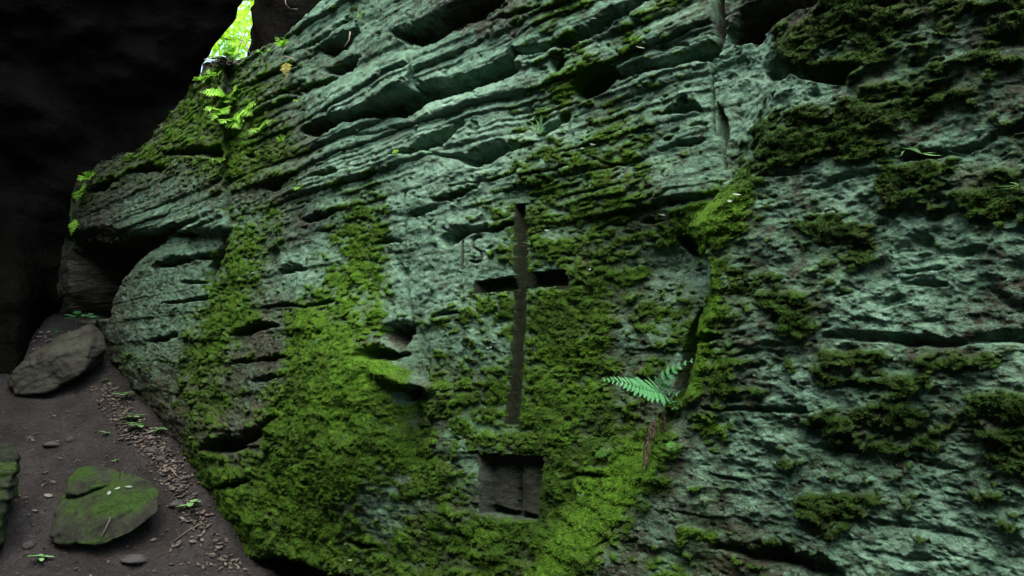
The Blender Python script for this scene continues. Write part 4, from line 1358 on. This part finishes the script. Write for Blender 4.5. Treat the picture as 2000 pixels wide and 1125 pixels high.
def small_fern(u, v, tips, ln, mat, label, group, pairs=8, cat='fern'):
    b = on_rock(u, v)
    root = tag(empty('small_fern', b), label, cat, group)
    g = random.Random(int(u * 7 + v))
    for tu, tv, d in tips:
        mu, mv = (u + tu) / 2, (v + tv) / 2 - 0.12 * abs(tu - u)
        frond(root, [b, Vector(at_depth(mu, mv, b.y - d * 0.8)), Vector(at_depth(tu, tv, b.y - d))], ln, mat, mat, pairs, Vector((-0.1, -0.85, 0.5)), False, g)
GA = 'small ferns on the upper left ledges'
small_fern(448, 192, [(392, 180, .15), (420, 176, .1), (462, 168, .12), (440, 200, .1)], 0.11, M_FERNY, 'light green fern with arching fronds on the dark left ledge', GA, 11)
small_fern(452, 232, [(500, 212, .12), (520, 236, .12), (470, 250, .1), (430, 240, .12)], 0.11, M_FERNY, 'yellow-green fern below the arching one on the left ledge', GA, 10)
small_fern(478, 212, [(508, 200, .1), (492, 226, .1)], 0.095, M_FERNY, 'small bright fern between the two larger left ferns', GA, 8)
small_fern(452, 112, [(430, 96, .1), (466, 104, .12), (474, 112, .1), (440, 86, .1)], 0.10, M_FERNY, 'sunlit fern glowing on the leafy ledge at the gap', GA, 9)
small_fern(430, 214, [(398, 214, .12), (412, 236, .12), (446, 222, .12)], 0.09, M_FERNY, 'low bright fern at the edge of the left ledge, under the arching one', GA, 9)
small_fern(505, 250, [(530, 236, .1), (486, 262, .1)], 0.08, M_FERNY, 'short fern on the mossy slope right of the left ledge', GA, 8)
small_fern(420, 150, [(404, 138, .08), (432, 140, .08)], 0.08, M_FERNY, 'bright fern just under the leafy ledge at the gap', GA, 7)
small_fern(172, 348, [(150, 350, .08), (166, 336, .08), (186, 338, .06)], 0.10, M_FERNY, 'leafy plant on the top corner of the lintel block', GA, 7)
small_fern(398, 158, [(416, 144, .1), (390, 150, .05)], 0.10, M_FERNY, 'single bright leafed fern at the left edge below the gap', GA, 7)
small_fern(552, 92, [(538, 72, .1), (566, 80, .1), (556, 72, .1)], 0.06, M_FERNY, 'pale fern sprouting on the top edge of the rock', GA, 8)
small_fern(515, 106, [(500, 98, .06), (528, 96, .06)], 0.05, M_FERNY, 'short fern lying along the top edge of the rock', GA, 7)
small_fern(558, 122, [(560, 152, .10)], 0.06, M_FERNO, 'yellowed fern frond hanging below the top edge', GA, 10)
small_fern(586, 196, [(572, 198, .08), (592, 190, .08)], 0.05, M_FERNY, 'small fern in a cleft right of the left ledge', GA, 7)
small_fern(552, 278, [(540, 268, .06), (548, 262, .06)], 0.05, M_FERNY, 'tiny fern on the mossy left slope', GA, 6)
small_fern(430, 315, [(412, 312, .08), (440, 312, .08)], 0.05, M_FERNY, 'tiny fern above the lintel block corner', GA, 6)
small_fern(156, 372, [(146, 380, .1), (150, 392, .1), (168, 362, .05)], 0.10, M_FERNY, 'bright plant at the far left end of the lintel block', GA, 6)
small_fern(146, 428, [(142, 452, .05), (138, 460, .06)], 0.08, M_FERNY, 'mossy plant hanging from the left end of the lintel', GA, 7)
small_fern(585, 366, [(574, 372, .05), (592, 362, .05)], 0.04, M_FERNY, 'small fern in a dark notch left of centre', GA, 6)
GB = 'tiny ferns hanging on the middle of the rock'
small_fern(770, 292, [(776, 304, .05)], 0.032, M_FERNY, 'tiny pinnate fern under the pale ledge', GB, 6)
small_fern(842, 296, [(828, 300, .04)], 0.030, M_FERN, 'tiny fern in the dark cleft right of the pale ledge', GB, 6)
small_fern(1160, 892, [(1204, 880, .05)], 0.030, M_FERND, 'small fern frond lying on moss right of the niche', GB, 9)
small_fern(1134, 968, [(1128, 966, .03), (1142, 966, .03)], 0.020, M_SPROUT, 'tiny pale sprout on the moss right of the niche', GB, 4)
small_fern(1310, 862, [(1306, 882, .04), (1318, 880, .04)], 0.025, M_FERND, 'tiny green fern right of the withered fronds', GB, 6)
small_fern(614, 672, [(608, 664, .03), (626, 662, .04), (622, 656, .03)], 0.022, M_SPROUT, 'pale blue-green sprig on the big moss bulge', GB, 5)
small_fern(862, 250, [(868, 232, .03)], 0.02, M_SPROUT, 'little sprig at the lip of a middle cleft', GB, 4)

# grass tufts
def grass(u, v, blades, label, mat=M_SPROUT, group='grass tufts on the rock'):
    b = on_rock(u, v)
    root = tag(empty('grass_tuft', b), label, 'grass tuft', group)
    for du, dv_, d in blades:
        mb = MB()
        e = Vector(at_depth(u + du, v + dv_, b.y - d)); m = Vector(at_depth(u + du * 0.42, v + dv_ * 0.75, b.y - d * 0.7))
        sd_ = Vector((0.0045, 0, 0.001))
        mb.add([b - sd_ * 0.5, b + sd_ * 0.5, m + sd_, m - sd_, e], [(0, 1, 2, 3), (3, 2, 4)])
        mb.build('blade', mat, root)
grass(1055, 262, [(-40, -30, .06), (-22, -18, .1), (2, -40, .05), (6, -36, .07), (-10, -30, .1), (12, -14, .1), (-30, -10, .1)], 'pale grass tuft on a ledge above the cross')
grass(1140, 272, [(-26, -8, .05), (-12, -14, .06), (10, -10, .06), (20, -4, .05)], 'thin dry grass blades right of the pale grass tuft')
grass(1800, 300, [(-46, -12, .08), (-30, -14, .1), (30, -2, .08), (44, 4, .08)], 'flat green blades in the dark hollow on the right block')
grass(1760, 305, [(-14, 0, .05), (8, -12, .06)], 'short blades left of the flat green ones')
grass(1990, 362, [(-40, 8, .06), (-20, -6, .06), (-52, 2, .05)], 'pale green blades at the right edge of the picture')
grass(700, 33, [(-8, -2, .05), (6, -4, .05), (0, -8, .05)], 'small bright star of leaves in the top cleft', M_FERNY)
grass(1036, 478, [(-20, -6, .04), (-8, -10, .04)], 'short blades beside the cross shaft')

# seedlings along the foot of the rock and on the path
def seedling(p, size, n, label, seed, mat=M_SPROUT):
    g = random.Random(seed)
    root = tag(empty('seedling', p), label, 'seedling', 'seedlings at the foot of the rock')
    mb = MB()
    stem_top = p + Vector((0, 0, size * 0.6))
    mb.tube([p, p + Vector((0.005, 0, size * 0.3)), stem_top], 0.003, 0.002, 5)
    mb.build('stem', mat, root)
    vs, fs = pinna_shape(1.0, 0.30, 2)
    for i in range(n):
        a = 6.28 * i / n + g.uniform(-0.4, 0.4)
        d = Vector((math.cos(a), math.sin(a), g.uniform(-0.05, 0.3))).normalized()
        y = Vector((0, 0, 1)).cross(d).normalized()
        L = size * g.uniform(0.7, 1.1)
        M = Matrix((d * L, y * L, d.cross(y) * L)).transposed().to_4x4()
        M.translation = stem_top + Vector((0, 0, g.uniform(-0.25, 0.05) * size))
        lb = MB(); lb.add([M @ Vector(v) for v in vs], fs)
        lb.build('leaf', mat, root)
for i, (u, v, s, n, lab) in enumerate([
    (206, 748, 0.085, 4, 'pale seedling at the dark corner by the slab boulder'),
    (242, 784, 0.14, 6, 'wide leaved seedling second down along the rock foot'),
    (256, 826, 0.15, 6, 'leafy seedling among dead leaves, above another one'),
    (270, 842, 0.13, 6, 'pale seedling just below the leafy one in the dead leaves'),
    (310, 848, 0.10, 5, 'thin seedling tight against the dark rock foot'),
    (205, 852, 0.07, 4, 'small green seedling left of the dead leaf drift'),
    (372, 996, 0.12, 4, 'bright two-leaved seedling where moss meets the path'),
    (80, 1100, 0.10, 5, 'pale seedling on the path at the bottom left'),
    (225, 905, 0.05, 4, 'tiny pale seedling behind the mossy boulder')]):
    seedling(on_ground(u, v), s, n, lab, 300 + i)
for i, (u, v, s, lab) in enumerate([(148, 634, 0.20, 'leafy plant in front of the dark hollow behind the slab boulder'), (176, 632, 0.15, 'smaller leafy plant right of it before the dark hollow'), (110, 655, 0.10, 'tiny plant just above the top of the slab boulder')]):
    seedling(Vector(at_depth(u, v, 8.75)), s, 6, lab, 320 + i, M_FERN)

# ------------------------------------------------------------------ litter
def leaf_quads(c, nrm, size, g, curl=0.3):
    """curled dead leaf of six faces"""
    a = g.uniform(0, 6.28)
    t = Vector((math.cos(a), math.sin(a), 0)); n = Vector(nrm).normalized()
    t = (t - n * t.dot(n)).normalized(); b = n.cross(t)
    L = size; W = size * g.uniform(0.38, 0.6)
    vs = []
    for i, q in enumerate((-1, -0.45, 0.2, 0.75, 1.15)):
        w = W * (0.12, 0.9, 1.0, 0.6, 0.05)[i]
        z = curl * L * (q * q) * g.uniform(0.3, 0.7)
        vs += [c + t * L * q + b * w + n * (z + curl * w * 0.8), c + t * L * q + n * z * 0.6, c + t * L * q - b * w + n * (z + curl * w * 0.5)]
    fs = []
    for i in range(4):
        for j in (0, 1):
            fs.append((i * 3 + j, i * 3 + j + 1, i * 3 + j + 4, i * 3 + j + 3))
    return vs, fs
g = random.Random(12)
mb = MB()
lit = [(205, 760), (235, 800), (262, 838), (300, 872), (325, 900), (348, 935), (365, 975), (390, 1020), (430, 1075), (470, 1120)]
for i in range(1150):
    if i < 960:
        k = g.random() * (len(lit) - 1); a = int(k)
        if g.random() < 0.5: k = k * 0.62; a = int(k)
        u = lit[a][0] + (lit[a + 1][0] - lit[a][0]) * (k - a) + g.gauss(-6, 14); v = lit[a][1] + (lit[a + 1][1] - lit[a][1]) * (k - a) + g.gauss(0, 12)
    else:
        u = g.uniform(-20, 420); v = g.uniform(800, 1150)
    p = on_ground(u, v)
    if p.z < -1.75: continue
    n_ = Vector((g.gauss(0, .35), g.gauss(-.3, .3), 1))
    vs, fs = leaf_quads(p + Vector((0, 0, 0.012 + 0.012 * g.random())), n_, g.uniform(0.009, 0.028), g, g.uniform(0.1, 0.6))
    mb.add(vs, fs)
for i in range(150):                                              # on the ledge below the bright gap and behind the slab boulder
    if i < 70:
        p = on_rock(g.uniform(404, 462), g.uniform(112, 128), 0.03)
    else:
        p = Vector(at_depth(g.uniform(66, 215), g.uniform(618, 690), 9.0 + g.uniform(-.3, .3)))
        p.z = float(ground_z(p.x, p.y)) + 0.02
    vs, fs = leaf_quads(p, Vector((g.gauss(0, .4), g.gauss(-.5, .3), 1)), g.uniform(0.02, 0.04), g, 0.4)
    mb.add(vs, fs)
tag(mb.build('leaf_litter', M_LITTER), kind='stuff')

def flat_leaf(name, p, size, mat, label, cat, group, seed):
    gg = random.Random(seed)
    m_ = MB()
    vs, fs = leaf_quads(p, Vector((0.1, -0.5, 0.8)), size, gg, 0.15)
    m_.add(vs, fs)
    return tag(m_.build(name, mat), label, cat, group)
dg = bpy.context.evaluated_depsgraph_get
def hit(u, v):
    d = Vector(rays(u, v)).normalized()
    ok, loc, n, i_, ob, m_ = scene.ray_cast(bpy.context.view_layer.depsgraph, Vector((0, 0, 0)) + d * 0.5, d)
    return loc if ok else on_ground(u, v)
bpy.context.view_layer.update()
for i, (u, v, s, lab) in enumerate([
    (214, 965, 0.026, 'pale leaf on the mossy boulder, lowest of three'), (231, 956, 0.022, 'pale leaf on the mossy boulder, middle of three'),
    (253, 953, 0.03, 'pale green leaf on the mossy boulder, uppermost of three'), (144, 1002, 0.018, 'tiny yellow leaf on the left of the mossy boulder'),
    (96, 970, 0.04, 'pale dead leaf on the dirt left of the mossy boulder'), (326, 920, 0.04, 'pale curled leaf at the lower end of the dead leaf drift'),
    (350, 1063, 0.035, 'tan leaf on the path below the mossy rock foot'), (378, 1060, 0.032, 'tan leaf right of another on the lower path')]):
    p = hit(u, v)
    flat_leaf('fallen_leaf', p + Vector((0, -0.01, 0.012)), s, M_PALE if i < 3 else M_LITTER, lab, 'leaf', 'fallen leaves lying apart', 500 + i)
for i, (u, v, s, lab) in enumerate([
    (1157, 282, 0.016, 'white petal on moss above the cross, upper of two'), (1137, 290, 0.013, 'white petal on moss above the cross, lower left of two'),
    (952, 680, 0.010, 'white speck left of the cross shaft'), (958, 678, 0.008, 'smaller white speck beside another left of the cross shaft'),
    (1068, 450, 0.014, 'white petal stuck on moss right of the cross top'), (1152, 526, 0.010, 'white petal stuck on moss right of the cross arm'),
    (1085, 22, 0.022, 'pale fleck on the mossy ledge at the top'), (1160, 36, 0.02, 'pale fleck at the lip of the top right cleft'),
    (1133, 82, 0.014, 'white droplet left of the pale droppings'), (1170, 88, 0.014, 'white droplet in the row above the mossy knob'),
    (1124, 107, 0.013, 'white fleck right of the round dark hole'), (1162, 103, 0.014, 'white fleck left above the mossy knob'), (1250, 93, 0.03, 'pale patch of lichen flakes on the ledge'),
    (1000, 65, 0.012, 'small white fleck on the pale upper ledge'), (723, 254, 0.010, 'white fleck at the left of the pocketed ledge'), (697, 254, 0.010, 'white fleck left of another on the pocketed ledge'),
    (1438, 380, 0.018, 'pale blue-green leaf fleck on the bright moss corner'), (1425, 393, 0.018, 'pale leaf fleck lower on the bright moss corner'),
    (1294, 420, 0.014, 'small light green leaf over a dark pocket'), (684, 1094, 0.014, 'pale leaf on the moss at the bottom'), (562, 167, 0.008, 'white fleck below the yellow fern')]):
    p = on_rock(u, v, 0.012)
    flat_leaf('pale_fleck', p, s, M_PALE, lab, 'fleck', 'pale flecks on the rock', 600 + i)
# twigs on the path
for i, (pts, lab) in enumerate([
    ([(342, 1058), (372, 1036), (405, 1020)], 'thin twig lying on the path below the mossy rock foot'), ([(335, 918), (345, 930), (350, 936)], 'short pale twig at the end of the leaf drift'),
    ([(200, 1050), (214, 1020), (217, 1012)], 'thin twig leaning on the front of the mossy boulder')]):
    m_ = MB()
    pp_ = [hit(u, v) + Vector((0, -0.01, 0.012)) for u, v in pts]
    m_.tube(pp_, 0.006, 0.003, 5)
    tag(m_.build('twig', M_TWIG), lab, 'twig', 'twigs on the path')
